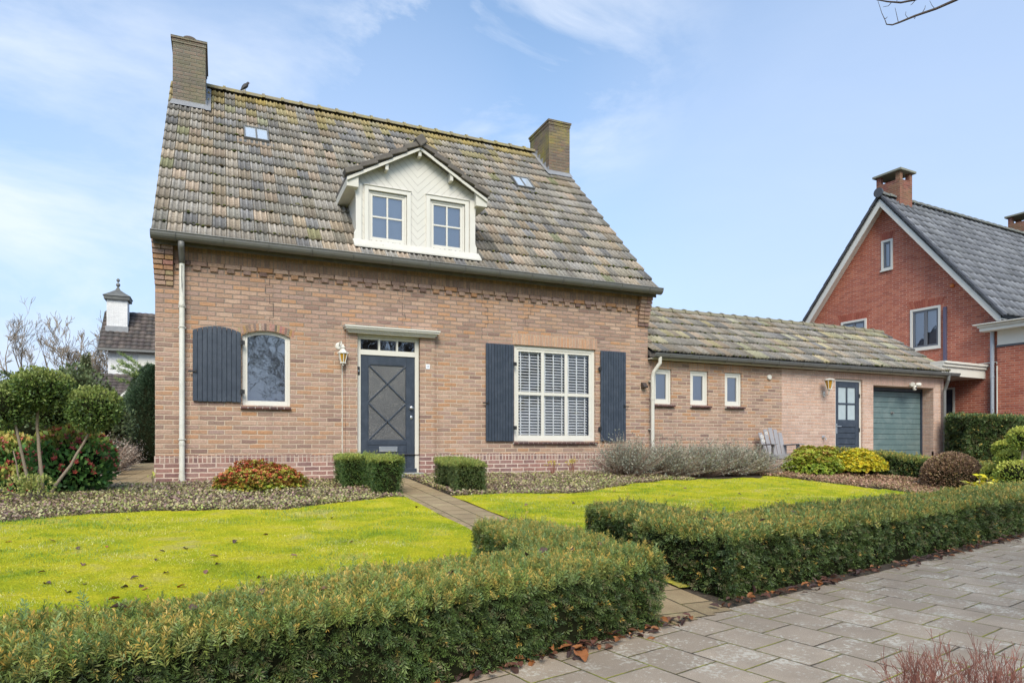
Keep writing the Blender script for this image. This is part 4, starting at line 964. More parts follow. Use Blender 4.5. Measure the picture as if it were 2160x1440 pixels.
def pyr(r0,r1,z0,z1,mb,cx=-4.13,cy=30.45): mb.add([(cx-r0,cy-r0,z0),(cx+r0,cy-r0,z0),(cx+r0,cy+r0,z0),(cx-r0,cy+r0,z0),(cx-r1,cy-r1,z1),(cx+r1,cy-r1,z1),(cx+r1,cy+r1,z1),(cx-r1,cy+r1,z1)],[(3,2,1,0),(4,5,6,7),(0,1,5,4),(1,2,6,5),(2,3,7,6),(3,0,4,7)])
k=MB(); pyr(.60,.62,8.42,8.60,k); pyr(.66,.64,8.602,8.64,k); pyr(.62,.34,8.642,8.84,k); pyr(.34,.12,8.842,9.02,k); pyr(.12,.03,9.022,9.22,k)
k.build('chimney_cap',paint('dark_slate_cap',(.13,.13,.125),.7,.3,6,.004,dirt=(.25,.25,.22),dirtamt=.5),c)
MB().lathe([(.001,9.20),(.08,9.24),(.11,9.32),(.08,9.40),(.02,9.43),(.02,9.47),(.07,9.51),(.09,9.58),(.06,9.65),(.001,9.68)],(-4.13,30.45,0),12).build('finial',M['zinc'],c,smooth=True)
MB().box(-4.67,-3.59,29.93,30.95,6.6,6.98).build('flashing',M['lead'],wh)
f=MB().obox((-1.62,30.55,7.28),(1,0,0),(0,1,.94),(0,-.94,1),.35,.30,.05); f.build('skylight',M['white'],wh)
# lower wing of the white house
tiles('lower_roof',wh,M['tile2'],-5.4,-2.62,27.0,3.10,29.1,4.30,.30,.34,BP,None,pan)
MB().box(-4.7,-2.4,27.35,29.19,0,3.12).build('lower_wall',M['whitebrick'],wh)
mb=MB().prism([(-3.15,0),(-.3,0),(-.3,3.3),(-1.7,4.6),(-3.15,3.3)],'y',26.4,26.6); mb.build('porch_gable',M['whitebrick'],wh)
MB().prism([(-3.5,3.05),(-1.7,4.72),(-1.7,4.60),(-3.5,2.90)],'y',26.0,27.5).build('porch_bargeboard',M['white'],wh)
MB().prism([(-3.55,3.07),(-1.7,4.80),(-1.7,4.74),(-3.5,3.02)],'y',26.0,27.5).build('porch_roof',M['darktile'],wh)
# long low roof further off
fb=thing('far_building','long low building with a pale grey tiled roof far behind the trees','building',(-16,44,0))
p0=at(-40,800,58); p1=at(262,800,48)
d=(p1-p0); d.z=0; L=d.length; d.normalize(); nrm=Vector((-d.y,d.x,0))
mb=MB(); a=Vector((p0.x,p0.y,0))
def q(s,t,z): return a+d*s+nrm*t+Vector((0,0,z))
mb.add([q(0,0,3.9),q(L,0,3.9),q(L,4,6.0),q(0,4,6.4)],[(0,1,2,3)]); mb.build('roof',paint('pale_grey_roof',(.16,.165,.19),.8,.35,3,.02,dirt=(.11,.11,.12),dirtamt=.6),fb,fix=False)
MB().add([q(0,.5,0),q(L,.5,0),q(L,.5,4.0),q(0,.5,4.0)],[(0,1,2,3)]).build('wall',M['whitebrick'],fb,fix=False)

# ================================================================== GROUND
def sheet(name,mask,x0,x1,y0,y1,st,mat,zfn,kind='structure'):
    nx=int((x1-x0)/st); ny=int((y1-y0)/st)
    X,Y=np.meshgrid(np.linspace(x0,x1,nx+1),np.linspace(y0,y1,ny+1)); Z=zfn(X,Y)
    V=np.stack([X,Y,Z],-1).reshape(-1,3); i=np.arange(ny)[:,None]*(nx+1)+np.arange(nx)[None,:]
    Fq=np.stack([i,i+1,i+nx+2,i+nx+1],-1).reshape(-1,4)
    cx=(X[:-1,:-1]+X[1:,1:])/2; cy=(Y[:-1,:-1]+Y[1:,1:])/2
    if mask is not None: Fq=Fq[mask(cx,cy).reshape(-1)]
    us=np.unique(Fq); mp=np.zeros(len(V),int); mp[us]=np.arange(len(us))
    o=npmesh(name,V[us],mp[Fq],mat,smooth=True); o['kind']=kind; return o
def soilm():
    m,nt,N,L,b=newmat('dark_garden_soil'); co=objco(N)
    n=noise(N,L,co,9,8,.7); c=ramp(N,L,n,[(.3,(.05,.036,.025)),(.55,(.095,.07,.048)),(.75,(.15,.12,.08))]); L.new(c,b.inputs['Base Color']); b.inputs['Roughness'].default_value=1
    L.new(bump(N,L,noise(N,L,co,30,6,.7),.03),b.inputs['Normal']); return m
def lawnm():
    m,nt,N,L,b=newmat('mossy_lawn'); co=objco(N)
    n=noise(N,L,co,2.2,6,.65,.4); n2=noise(N,L,co,55,5,.7)
    c=ramp(N,L,n,[(.30,(.26,.36,.015)),(.46,(.50,.52,.02)),(.58,(.66,.60,.03)),(.72,(.62,.54,.15))])
    c=mix(N,L,.7,c,ramp(N,L,n2,[(.3,G3(.45)),(.65,G3(1.1))]),'MULTIPLY'); L.new(c,b.inputs['Base Color']); b.inputs['Roughness'].default_value=1; b.inputs['Specular IOR Level'].default_value=.1
    L.new(bump(N,L,n2,.03),b.inputs['Normal']); return m
def pavem(name,base,sz=.30,szb=.30,joint=.008,moss=(.19,.19,.03),mossamt=.8,bond=.5,var=.16,mixc=(.35,.36,.33)):
    m,nt,N,L,b=newmat(name); co=objco(N); s=N.new('ShaderNodeSeparateXYZ'); L.new(co,s.inputs[0])
    wob=mth(N,L,'MULTIPLY',mth(N,L,'SUBTRACT',noise(N,L,co,3.1,2),.5),.012)
    x=mth(N,L,'ADD',s.outputs[0],wob); y=mth(N,L,'ADD',s.outputs[1],wob)
    col=mth(N,L,'FLOOR',mth(N,L,'DIVIDE',x,sz)); yo=mth(N,L,'ADD',mth(N,L,'DIVIDE',y,szb),mth(N,L,'MULTIPLY',mth(N,L,'MODULO',mth(N,L,'ABSOLUTE',col),2),bond))
    row=mth(N,L,'FLOOR',yo); fx=mth(N,L,'MULTIPLY',mth(N,L,'FRACT',mth(N,L,'DIVIDE',x,sz)),sz); fy=mth(N,L,'MULTIPLY',mth(N,L,'FRACT',yo),szb)
    d=mth(N,L,'MINIMUM',mth(N,L,'MINIMUM',fx,mth(N,L,'SUBTRACT',sz,fx)),mth(N,L,'MINIMUM',fy,mth(N,L,'SUBTRACT',szb,fy)))
    d=mth(N,L,'ADD',d,mth(N,L,'MULTIPLY',mth(N,L,'SUBTRACT',noise(N,L,co,40,4,.7),.5),.008))
    mk=N.new('ShaderNodeMapRange'); mk.inputs[1].default_value=joint*.3; mk.inputs[2].default_value=joint; L.new(d,mk.inputs[0])
    cb=N.new('ShaderNodeCombineXYZ'); L.new(col,cb.inputs[0]); L.new(row,cb.inputs[1]); wn_=N.new('ShaderNodeTexWhiteNoise'); L.new(cb.outputs[0],wn_.inputs['Vector'])
    g=noise(N,L,co,260,3,.7); sp=mth(N,L,'ADD',mth(N,L,'MULTIPLY',noise(N,L,co,38,6,.7),.62),mth(N,L,'MULTIPLY',noise(N,L,co,4,3,.6),.38))
    c=mix(N,L,wn_.outputs['Value'],tuple(v*(1-var) for v in base),tuple(v*(1+var) for v in base))
    c=mix(N,L,.75,c,ramp(N,L,g,[(.3,G3(.4)),(.7,G3(1.6))]),'MULTIPLY')
    c=mix(N,L,mth(N,L,'MULTIPLY',ramp(N,L,sp,[(.535,G3(0)),(.565,G3(1))]),.6),c,mixc)
    c=mix(N,L,mth(N,L,'MULTIPLY',ramp(N,L,noise(N,L,co,1.7,7,.7),[(.40,G3(0)),(.65,G3(1))]),.6),c,tuple(v*.6 for v in base))
    mo=ramp(N,L,noise(N,L,co,2.6,6,.7),[(.42,(.085,.065,.042)),(.58,moss)]); mo=mix(N,L,mth(N,L,'SUBTRACT',1,mossamt),mo,(.07,.055,.04))
    c=mix(N,L,mk.outputs[0],mo,c); L.new(c,b.inputs['Base Color']); b.inputs['Roughness'].default_value=.88; b.inputs['Specular IOR Level'].default_value=.25
    h=mth(N,L,'ADD',mk.outputs[0],mth(N,L,'MULTIPLY',g,.12)); L.new(bump(N,L,h,.008),b.inputs['Normal']); return m
soil=soilm()
far=MB(); Rr=900; far.add([(-Rr,-Rr,-.58),(Rr,-Rr,-.58),(Rr,Rr,-.58),(-Rr,Rr,-.58)],[(0,1,2,3)])
def farm():
    m,nt,N,L,b=newmat('distant_ground'); co=objco(N); c=ramp(N,L,noise(N,L,co,.05,6),[(.35,(.06,.085,.03)),(.65,(.12,.13,.06))]); L.new(c,b.inputs['Base Color']); b.inputs['Roughness'].default_value=1; return m
o=far.build('ground',farm(),fix=False); o['kind']='structure'
sheet('garden_ground',lambda x,y:(y>ys(x)-.12),-14,40,-10.6,60,.20,soil,gzn)
# lawn with its curved edge against the beds
def edge(x):     # y of the upper edge of the lawn
    return np.interp(x,[-8,-3,-1.02,-.3,.6,1.58,2.5,3.0,3.85,4.19,5.0,5.57,6.4,7.2,8.25,10.5,10.9,11.2,11.35,11.5],[-4.6,-4.2,-3.78,-3.42,-3.49,-3.55,-3.1,-2.85,-2.9,-2.78,-2.9,-3.05,-2.6,-2.15,-1.75,-1.7,-1.5,-1.7,-2.3,-3.5])+.04*np.sin(x*7)
def lawnmask(x,y):
    m=(y<edge(x))&(y>ys(x)+.45)&(x<11.7)
    m&=~((x>3.18)&(x<3.84)); m&=~((x>11.2)&(y>-1.9-(x-11.2)*3)); return m
lift=lambda h:(lambda x,y:gzn(x,y)+h+.012*wn(x,y,2.0))
sheet('lawn',lawnmask,-8,11.9,-9.3,-1.4,.05,lawnm(),lift(.022))
pathm=pavem('yellow_brown_path_tile',(.36,.265,.155),.30,.30,.009,(.30,.27,.06),.5,.5,.12,(.42,.37,.20))
sheet('path',lambda x,y:(x>3.2)&(x<3.84)&(y<-.02)&(y>ys(x)-.05),3.2,3.84,-8.6,0,.04,pathm,lambda x,y:gzn(x,y)+.012)
sheet('side_path',lambda x,y:((y>-.62)&(y<-.02)&(x<3.1))|((x<0)&(y>=-.7)&(x>-.70-.062*y)),-2.4,3.1,-.7,16,.05,pathm,lambda x,y:gzn(x,y)+.010)
sheet('driveway',lambda x,y:(x>14.7)&(y>ys(x)),14.7,18.2,-7.0,.35,.1,pathm,lambda x,y:gzn(x,y)+.008)
ang=math.atan(.22)
pv=MB().add([(-20,-3.2,0),(40,-3.2,0),(40,0,0),(-20,0,0)],[(0,1,2,3)]).build('pavement',pavem('grey_pavement_tile',(.38,.305,.232),.30,.30,.0065,(.33,.33,.03),.9,.5,.13,(.66,.63,.54)),fix=False)
pv.location=(3.83,-8.255,-.444); pv.rotation_euler=(0,0,ang); pv['kind']='structure'
kb=MB().box(-20,40,-3.32,-3.2,-.2,.004).build('kerb',paint('concrete_kerb',(.26,.26,.25),.9,.25,6,.003),bevel=.01); kb.location=pv.location; kb.rotation_euler=pv.rotation_euler; kb['kind']='structure'
rd=MB().add([(-60,-12,0),(80,-12,0),(80,-3.32,0),(-60,-3.32,0)],[(0,1,2,3)]).build('road',paint('asphalt',(.055,.055,.058),.9,.3,4,.003),fix=False); rd.location=(3.83,-8.255,-.55); rd.rotation_euler=(0,0,ang); rd['kind']='structure'

# ================================================================== FOLIAGE TOOLS
def norm(v): return v/np.maximum(np.linalg.norm(v,axis=-1,keepdims=True),1e-9)
def T_leaf(w=.3,fold=.08): return np.array([(0,0,0),(w,.48,fold),(0,1,0),(-w,.48,fold)],float),np.array([(0,1,2),(0,2,3)]),np.array([.85,1,1.05,1])
def T_sprig(n=7,nl=.30,nw=.045,curl=.1):
    V=[(-.012,0,0),(.012,0,0),(0,1,0)];F=[(0,1,2)];t=[.6,.6,1.]
    for i in range(n):
        y=.08+.86*i/n; l=nl*(1-.45*(i/n)**2)*random.uniform(.85,1.12)
        for s in (-1,1):
            b=len(V); V+=[(0,y,0),(0,y+nw,0),(s*l*.86,y+l*.5,curl*l*3*random.uniform(-.2,1))]; F.append((b,b+1,b+2)); t+=[.75,.75,1.1]
    return np.array(V,float),np.array(F),np.array(t)
def T_yew(n=14,nl=.34,nw=.07,spread=1.0):      # a yew shoot: crooked stem, flat needles at uneven angles
    V=[(-.015,0,0),(.015,0,0),(random.uniform(-.05,.05),1,0)];F=[(0,1,2)];t=[.5,.5,.9]
    for i in range(n):
        y=.05+.93*i/n; s=1 if i%2 else -1; l=nl*(1-.35*(i/n)**3)*random.uniform(.7,1.2); a=random.uniform(.35,1.05); z=random.uniform(-.5,.7)*spread
        if i>=n-3: a=random.uniform(.9,1.5)
        b=len(V); dx,dy,dz=s*l*math.cos(a),l*math.sin(a),z*l; w=nw*random.uniform(.7,1.2)
        V+=[(0,y,0),(dx*.5-s*w*.5*math.sin(a)*.6,y+dy*.5+w*.5,dz*.4),(dx,y+dy,dz),(dx*.5+s*w*.5*math.sin(a)*.6,y+dy*.5-w*.5,dz*.4)]; F+=[(b,b+1,b+2),(b,b+2,b+3)]; k=random.uniform(.75,1.25); t+=[.6*k,k,1.15*k,k]
    return np.array(V,float),np.array(F),np.array(t)
def T_blade(w=.05,lean=.35): return np.array([(-w,0,0),(w,0,0),(w*.6,.6,lean*.3),(-w*.6,.6,lean*.3),(0,1,lean)],float),np.array([(0,1,2),(0,2,3),(3,2,4)]),np.array([.6,.6,1,1,1.15])
def T_tuft(n=5):    # a few leaves round a shoot tip
    V=[];F=[];t=[]
    for k in range(n):
        a=2*PI*k/n+random.uniform(-.3,.3); b=len(V); c,s=math.cos(a),math.sin(a); r=.75
        P=[(0,0,0),(.24,.5,0),(0,1,0),(-.24,.5,0)]
        for (x,y,z) in P: V.append((c*x*1-s*y*r, y*.62, s*x+c*y*r)) 
        F+=[(b,b+1,b+2),(b,b+2,b+3)]; t+=[.7,1,1.1,1]
    return np.array(V,float),np.array(F),np.array(t)
def scatter(name,T,P,D,size,cols,mat,parent=None,tip=None,tipf=None,roll=None,extra=None):
    if isinstance(T,list):           # several shapes mixed in one foliage
        n=len(P); size=np.broadcast_to(np.asarray(size,float),(n,)); w=rng.integers(len(T),size=n); VV=[];FF=[];CC=[];o_=0
        for i,t in enumerate(T):
            k=w==i; v,f,c=scatter(None,t,P[k],D[k],size[k],cols[k],None,None,tip if np.ndim(tip)<2 else tip[k],None if tipf is None else tipf[k],None if roll is None else roll[k])
            VV.append(v);FF.append(f+o_);CC.append(c);o_+=len(v)
        return npmesh(name,np.concatenate(VV),np.concatenate(FF),mat,parent,np.concatenate(CC))
    tv,tf,tt=T; n=len(P); D=norm(D); size=np.broadcast_to(np.asarray(size,float),(n,))
    rnd=rng.normal(size=(n,3)) if roll is None else roll+rng.normal(size=(n,3))*.25
    X=norm(np.cross(D,rnd)); Z=np.cross(X,D)
    V=P[:,None,:]+size[:,None,None]*(tv[None,:,0:1]*X[:,None,:]+tv[None,:,1:2]*D[:,None,:]+tv[None,:,2:3]*Z[:,None,:])
    C=cols[:,None,:]*tt[None,:,None]
    if tip is not None:
        f=(np.clip((tv[:,1]-.35)/.65,0,1))[None,:,None]*tipf[:,None,None]; C=C*(1-f)+np.asarray(tip)[None,None,:]*f if np.ndim(tip)==1 else C*(1-f)+tip[:,None,:]*f
    F=tf[None]+(np.arange(n)*len(tv))[:,None,None]
    if name is None: return V.reshape(-1,3),F.reshape(-1,3),C.reshape(-1,3)
    return npmesh(name,V.reshape(-1,3),F.reshape(-1,3),mat,parent,C.reshape(-1,3))
def pick(pal,n,var=.18):
    p=np.array(pal)[rng.integers(len(pal),size=n)]; return p*rng.uniform(1-var,1+var,size=(n,1))

# ---- clipped hedges: sprigs on a boxy volume over a dark twiggy core
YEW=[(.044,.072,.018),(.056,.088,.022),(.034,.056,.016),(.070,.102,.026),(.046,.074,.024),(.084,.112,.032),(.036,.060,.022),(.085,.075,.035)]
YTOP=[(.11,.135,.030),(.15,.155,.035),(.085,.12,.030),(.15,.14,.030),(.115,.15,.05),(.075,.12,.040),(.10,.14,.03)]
def hedge(name,label,cat,runs,dens,size,T,side=YEW,top=YTOP,tipcol=(.29,.18,.04),tipamt=.34,group=None,rnd=.07,core=.07,z0=0,seed=0,cull=None,level=None):
    # runs: (p0, p1, width, height, trim0, trim1); z follows the ground
    p=runs[0]; root=thing(name,label,cat,(p[0][0],p[0][1],gz(*p[0])),0,group)
    PP=[];DD=[];UP=[];cm=MB()
    gl=(lambda x,y: np.full(np.shape(x),float(level))-0.0) if level is not None else None
    for (a,b,w,h) in runs:
        hf=(lambda x,y,h=h: (level-gzn(x,y)) ) if level is not None else (lambda x,y,h=h: np.full(np.shape(x),float(h)))
        a=np.array(a,float); b=np.array(b,float); L=np.linalg.norm(b-a); d=(b-a)/L; nn=np.array([-d[1],d[0]])
        areas=np.array([L*h,L*h,w*h,w*h,L*w]); N=(areas*dens).astype(int)
        for f in range(5):
            m=N[f]; u=rng.uniform(0,1,m); v=rng.uniform(0,1,m)
            if f<2: s=u*L; q=np.full(m,(w/2)*(1 if f==0 else -1)); zz=v*h; nx=np.stack([np.full(m,nn[0]),np.full(m,nn[1]),np.zeros(m)],1)*(1 if f==0 else -1)
            elif f<4: s=np.full(m,L if f==2 else 0.); q=(u-.5)*w; zz=v*h; nx=np.stack([np.full(m,d[0]),np.full(m,d[1]),np.zeros(m)],1)*(1 if f==2 else -1)
            else: s=u*L; q=(v-.5)*w; zz=np.full(m,h); nx=np.tile([0,0,1.],(m,1))
            # round the arrises
            x=a[0]+d[0]*s+nn[0]*q; y=a[1]+d[1]*s+nn[1]*q; hl=hf(x,y); zz=zz/h*hl
            es=np.minimum(s,L-s); eq=w/2-np.abs(q); ez=hl-zz
            inset=np.maximum(0,rnd-ez)**2/rnd*.6 if f<4 else np.zeros(m)
            drop=(np.maximum(0,rnd-np.minimum(es,eq))**2/rnd*.7) if f==4 else np.zeros(m)
            x=a[0]+d[0]*s+nn[0]*q; y=a[1]+d[1]*s+nn[1]*q
            bul=.035*wn(x*2.2,y*2.2,1.4,seed)+.030*wn(x*7+zz*6,y*7,1.3,seed+2)
            off=-inset+bul-np.abs(rng.normal(0,.022,m))
            taper=(-.02+.05*(1-zz/hl)**2*-1.0) if f<4 else 0
            X=np.stack([x,y,gzn(x,y)+zz-drop],1)+nx*(off+taper)[:,None] if f<4 else np.stack([x,y,gzn(x,y)+zz-drop+bul*.8-np.abs(rng.normal(0,.018,m))],1)
            keep=np.ones(m,bool)
            for (a2,b2,w2,h2) in runs:      # drop what lies inside another run
                if a2 is runs[0][0] and False: pass
                A=np.array(a2,float);B=np.array(b2,float);L2=np.linalg.norm(B-A);d2=(B-A)/L2
                if np.allclose(A,a) and np.allclose(B,b): continue
                r=X[:,:2]-A; s2=r@d2; q2=r@np.array([-d2[1],d2[0]]); keep&=~((s2>.05)&(s2<L2-.05)&(np.abs(q2)<w2/2-.06)&(X[:,2]-gzn(X[:,0],X[:,1])<hl-.05))
            up=np.clip(1-ez/.10,0,1) if f<4 else np.ones(m)
            if cull is not None: keep&=cull(X)
            dr=nx*.9+rng.normal(size=(m,3))*.42; 
            if f<4: dr[:,2]+=-.25+up*1.1
            else: dr[:,2]+=.15; dr+=nx*.2
            PP.append(X[keep]);DD.append(dr[keep]);UP.append(up[keep])
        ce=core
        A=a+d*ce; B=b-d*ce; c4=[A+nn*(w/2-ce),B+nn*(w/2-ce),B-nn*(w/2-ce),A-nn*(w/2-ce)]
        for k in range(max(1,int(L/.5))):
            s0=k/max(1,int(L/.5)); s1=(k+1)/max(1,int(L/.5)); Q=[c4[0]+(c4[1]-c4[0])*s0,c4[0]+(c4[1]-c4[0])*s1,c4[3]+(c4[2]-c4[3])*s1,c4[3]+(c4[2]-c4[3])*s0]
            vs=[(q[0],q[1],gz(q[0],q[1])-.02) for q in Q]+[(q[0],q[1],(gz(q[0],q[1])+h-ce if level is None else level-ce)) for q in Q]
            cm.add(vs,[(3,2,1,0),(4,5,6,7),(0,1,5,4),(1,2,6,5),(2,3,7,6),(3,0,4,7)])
    P=np.concatenate(PP);Dn=np.concatenate(DD);U=np.concatenate(UP)
    # move points back a bit so that the tips form the clipped surface
    sz=size*rng.uniform(.7,1.25,len(P)); P=P-norm(Dn)*sz[:,None]*.55
    stray=(rng.random(len(P))<.035)&(U>.5); P[stray,2]+=rng.uniform(.015,.05,stray.sum()); Dn[stray]=Dn[stray]*.4+np.array([0,0,1.2])
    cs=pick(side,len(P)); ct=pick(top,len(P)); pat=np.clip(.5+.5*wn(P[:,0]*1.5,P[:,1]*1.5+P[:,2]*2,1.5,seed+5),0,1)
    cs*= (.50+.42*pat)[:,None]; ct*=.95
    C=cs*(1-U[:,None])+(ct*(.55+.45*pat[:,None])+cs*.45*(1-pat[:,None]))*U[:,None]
    tf_=(rng.random(len(P))<(.03+tipamt*(.2+U)*(.4+.6*pat)*U))*rng.uniform(.4,1,len(P))
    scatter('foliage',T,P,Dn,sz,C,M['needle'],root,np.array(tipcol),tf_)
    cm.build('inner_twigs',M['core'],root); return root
def sd(x): return ys(x)
def sp(x,off=0): return (x,ys(x)+off)          # a point along the street edge, off metres inside
near=[T_yew(15,.34,.075) for _ in range(6)]; mid_=[T_yew(9,.40,.13) for _ in range(5)]; small=[T_yew(6,.45,.19) for _ in range(4)]
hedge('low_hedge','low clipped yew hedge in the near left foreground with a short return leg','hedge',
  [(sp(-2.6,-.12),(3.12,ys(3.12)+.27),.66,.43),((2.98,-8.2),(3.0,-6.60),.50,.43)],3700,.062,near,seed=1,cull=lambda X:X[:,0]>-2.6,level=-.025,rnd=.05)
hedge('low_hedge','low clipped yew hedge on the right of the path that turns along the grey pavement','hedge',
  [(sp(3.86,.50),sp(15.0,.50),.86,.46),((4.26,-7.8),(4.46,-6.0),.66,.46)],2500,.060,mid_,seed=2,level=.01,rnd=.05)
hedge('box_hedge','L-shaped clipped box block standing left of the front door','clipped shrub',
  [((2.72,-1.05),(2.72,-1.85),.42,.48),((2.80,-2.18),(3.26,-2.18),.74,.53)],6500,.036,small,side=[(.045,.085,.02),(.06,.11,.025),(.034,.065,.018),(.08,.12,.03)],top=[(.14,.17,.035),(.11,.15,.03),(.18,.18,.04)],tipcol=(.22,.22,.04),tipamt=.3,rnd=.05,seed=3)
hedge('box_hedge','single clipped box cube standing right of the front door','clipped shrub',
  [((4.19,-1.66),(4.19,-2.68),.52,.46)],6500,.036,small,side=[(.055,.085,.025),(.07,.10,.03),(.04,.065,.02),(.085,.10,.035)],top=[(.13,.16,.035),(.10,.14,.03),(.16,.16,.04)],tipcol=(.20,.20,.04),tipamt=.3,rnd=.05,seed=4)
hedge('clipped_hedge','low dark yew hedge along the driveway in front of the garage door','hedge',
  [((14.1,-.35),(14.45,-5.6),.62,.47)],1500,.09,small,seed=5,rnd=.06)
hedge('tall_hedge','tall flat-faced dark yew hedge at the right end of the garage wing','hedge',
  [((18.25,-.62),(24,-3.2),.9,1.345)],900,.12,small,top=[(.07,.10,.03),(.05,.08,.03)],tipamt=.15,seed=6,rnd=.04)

# ---- loose shrubs: leaves through the shell of lumpy ellipsoids
def blob(name,label,cat,c,r,n,T,size,pal,mat='leaf',tip=None,tipf=0.,shell=.35,seed=0,group=None,flat=0,parent=None,core=.62,upb=.5,lump=.12,toppal=None,topz=.4,sub=None,stem=True):
    c=np.array(c,float); r=np.array(r,float)
    root=parent if parent is not None else thing(name,label,cat,(c[0],c[1],gz(c[0],c[1])),0,group)
    d=norm(rng.normal(size=(n,3))); 
    if flat: d[:,2]=np.where(d[:,2]<-flat,-d[:,2],d[:,2])
    lum=1+lump*wn(d[:,0]*3+seed,d[:,1]*3+d[:,2]*2,1.3,seed)
    k=lum*(1-shell*rng.random(n)**1.8)
    P=c+d*r*k[:,None]; 
    g=gzn(P[:,0],P[:,1])+.005; low=P[:,2]<g; P[low,2]=g[low]+rng.random(low.sum())*.03
    D=norm(d/r)*.8+rng.normal(size=(n,3))*.5; D[:,2]+=upb
    C=pick(pal,n,.22)
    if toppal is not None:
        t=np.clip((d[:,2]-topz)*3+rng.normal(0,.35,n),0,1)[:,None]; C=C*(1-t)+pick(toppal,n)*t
    tf_=None
    if tip is not None: tf_=(rng.random(n)<tipf*(.35+.9*np.clip(d[:,2]+.2,0,1)))*1.0
    o=scatter(sub or 'foliage',T,P,D,size*rng.uniform(.65,1.25,n),C,M[mat],root,None if tip is None else np.array(tip),tf_)
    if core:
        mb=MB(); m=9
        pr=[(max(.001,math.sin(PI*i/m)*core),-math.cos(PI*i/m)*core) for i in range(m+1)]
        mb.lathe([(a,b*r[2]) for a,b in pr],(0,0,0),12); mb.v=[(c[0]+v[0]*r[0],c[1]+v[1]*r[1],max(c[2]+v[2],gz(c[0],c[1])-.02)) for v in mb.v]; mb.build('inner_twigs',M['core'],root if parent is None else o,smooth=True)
    return root
leafS=T_leaf(.30,.1); leafW=T_leaf(.38,.06); leafN=T_leaf(.18,.05); tuft=T_tuft(5)
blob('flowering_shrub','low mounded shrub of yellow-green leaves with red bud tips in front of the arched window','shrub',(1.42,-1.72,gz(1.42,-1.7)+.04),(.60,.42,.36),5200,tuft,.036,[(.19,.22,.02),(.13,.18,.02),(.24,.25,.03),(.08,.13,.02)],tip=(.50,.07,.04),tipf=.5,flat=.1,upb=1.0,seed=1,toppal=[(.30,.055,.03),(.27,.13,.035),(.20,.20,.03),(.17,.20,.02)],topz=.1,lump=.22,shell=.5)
blob('spreading_shrub','green mounded shrub with orange-red tips beside the grey garden chair','shrub',(12.50,-1.25,.03),(.66,.55,.50),4600,tuft,.05,[(.18,.23,.02),(.12,.18,.02),(.22,.26,.03)],tip=(.34,.12,.04),tipf=.22,flat=.1,upb=1.0,seed=2,toppal=[(.26,.15,.03),(.22,.24,.03),(.20,.24,.02),(.24,.26,.03)],topz=.3,lump=.2,shell=.45)
blob('golden_shrub','rounded bright yellow shrub in front of the low hedge by the driveway','shrub',(13.25,-1.72,.08),(.56,.48,.40),4400,tuft,.046,[(.42,.37,.02),(.34,.32,.02),(.46,.34,.02),(.22,.23,.02)],tip=(.28,.10,.02),tipf=.22,flat=.1,upb=.9,seed=3,lump=.13,shell=.4)
blob('brown_shrub','dense clipped dome-shaped shrub with dry brown leaves behind the yellow-leaved plant','clipped shrub',(13.35,-3.62,gz(13.35,-3.6)+.18),(.53,.50,.50),9500,leafS,.036,[(.17,.10,.06),(.21,.13,.08),(.12,.07,.045),(.19,.14,.06),(.25,.17,.11),(.09,.055,.035)],flat=.3,upb=.5,seed=4,lump=.03,shell=.15,core=.8)
# plant with long drooping yellow leaves
P=[];D=[]
for k in range(26):
    s=(12.3+rng.uniform(-.1,1.15),-4.7+rng.uniform(-.2,.25)); base=np.array([s[0],s[1],gz(*s)+.22+rng.uniform(-.06,.13)])
    for j in range(7):
        a=rng.uniform(0,2*PI); P.append(base+rng.normal(0,.025,3)); D.append((math.cos(a),math.sin(a),rng.uniform(-.35,.55)))
root=thing('yellow_leaf_plant','plant with long pointed bright yellow leaves behind the right-hand hedge','plant',(12.8,-4.7,gz(12.8,-4.7)))
P=np.array(P);D=np.array(D)
scatter('foliage',T_leaf(.17,.12),P,D,rng.uniform(.10,.17,len(P)),pick([(.46,.40,.02),(.50,.45,.07),(.40,.38,.02),(.44,.42,.12)],len(P)),M['leaf'],root)
mb=MB()
for p in P[::7]: mb.tube([(p[0],p[1],gz(p[0],p[1])-.02),tuple(p)],.006,5)
mb.build('stem',M['bark'],root)
# small yellow winter twigs by the wide window
def bunch(name,label,cat,c,spread,h,n,leafpal,ls,twigcol='twigred',nl=6):
    root=thing(name,label,cat,c); mb=MB(); P=[];D=[]
    for k in range(n):
        a=rng.uniform(0,2*PI); r_=rng.uniform(0,spread); e=Vector((c[0]+math.cos(a)*r_,c[1]+math.sin(a)*r_,c[2]+h*rng.uniform(.75,1.05))); m_=Vector(c).lerp(e,.5)+Vector((0,0,.02))
        mb.tube([Vector(c)+Vector((math.cos(a)*.02,math.sin(a)*.02,-.02)),m_,e],[.005,.004,.0025],5)
        for j in range(nl): P.append(np.array(e)+rng.normal(0,.02,3)); D.append((rng.normal(),rng.normal(),rng.uniform(-.2,1)))
    mb.build('stem',M[twigcol],root); P=np.array(P)
    scatter('foliage',leafS,P,np.array(D),ls,pick(leafpal,len(P)),M['leaf'],root)
bunch('small_shrub','small twiggy shrub with yellow shoots under the wide window, the one nearer the door','small shrub',(6.62,-.55,0.),.13,.27,11,[(.38,.31,.03),(.3,.27,.03)],.028)
bunch('small_shrub','small twiggy shrub with yellow shoots under the wide window, the one nearer the lavender','small shrub',(7.02,-.55,0.),.16,.31,14,[(.38,.31,.03),(.3,.27,.03)],.028)
bunch('seedling','small yellow-green seedling at the left corner of the house','seedling',(.03,-.75,0.),.05,.16,4,[(.40,.42,.05),(.3,.35,.05)],.03,'bark')

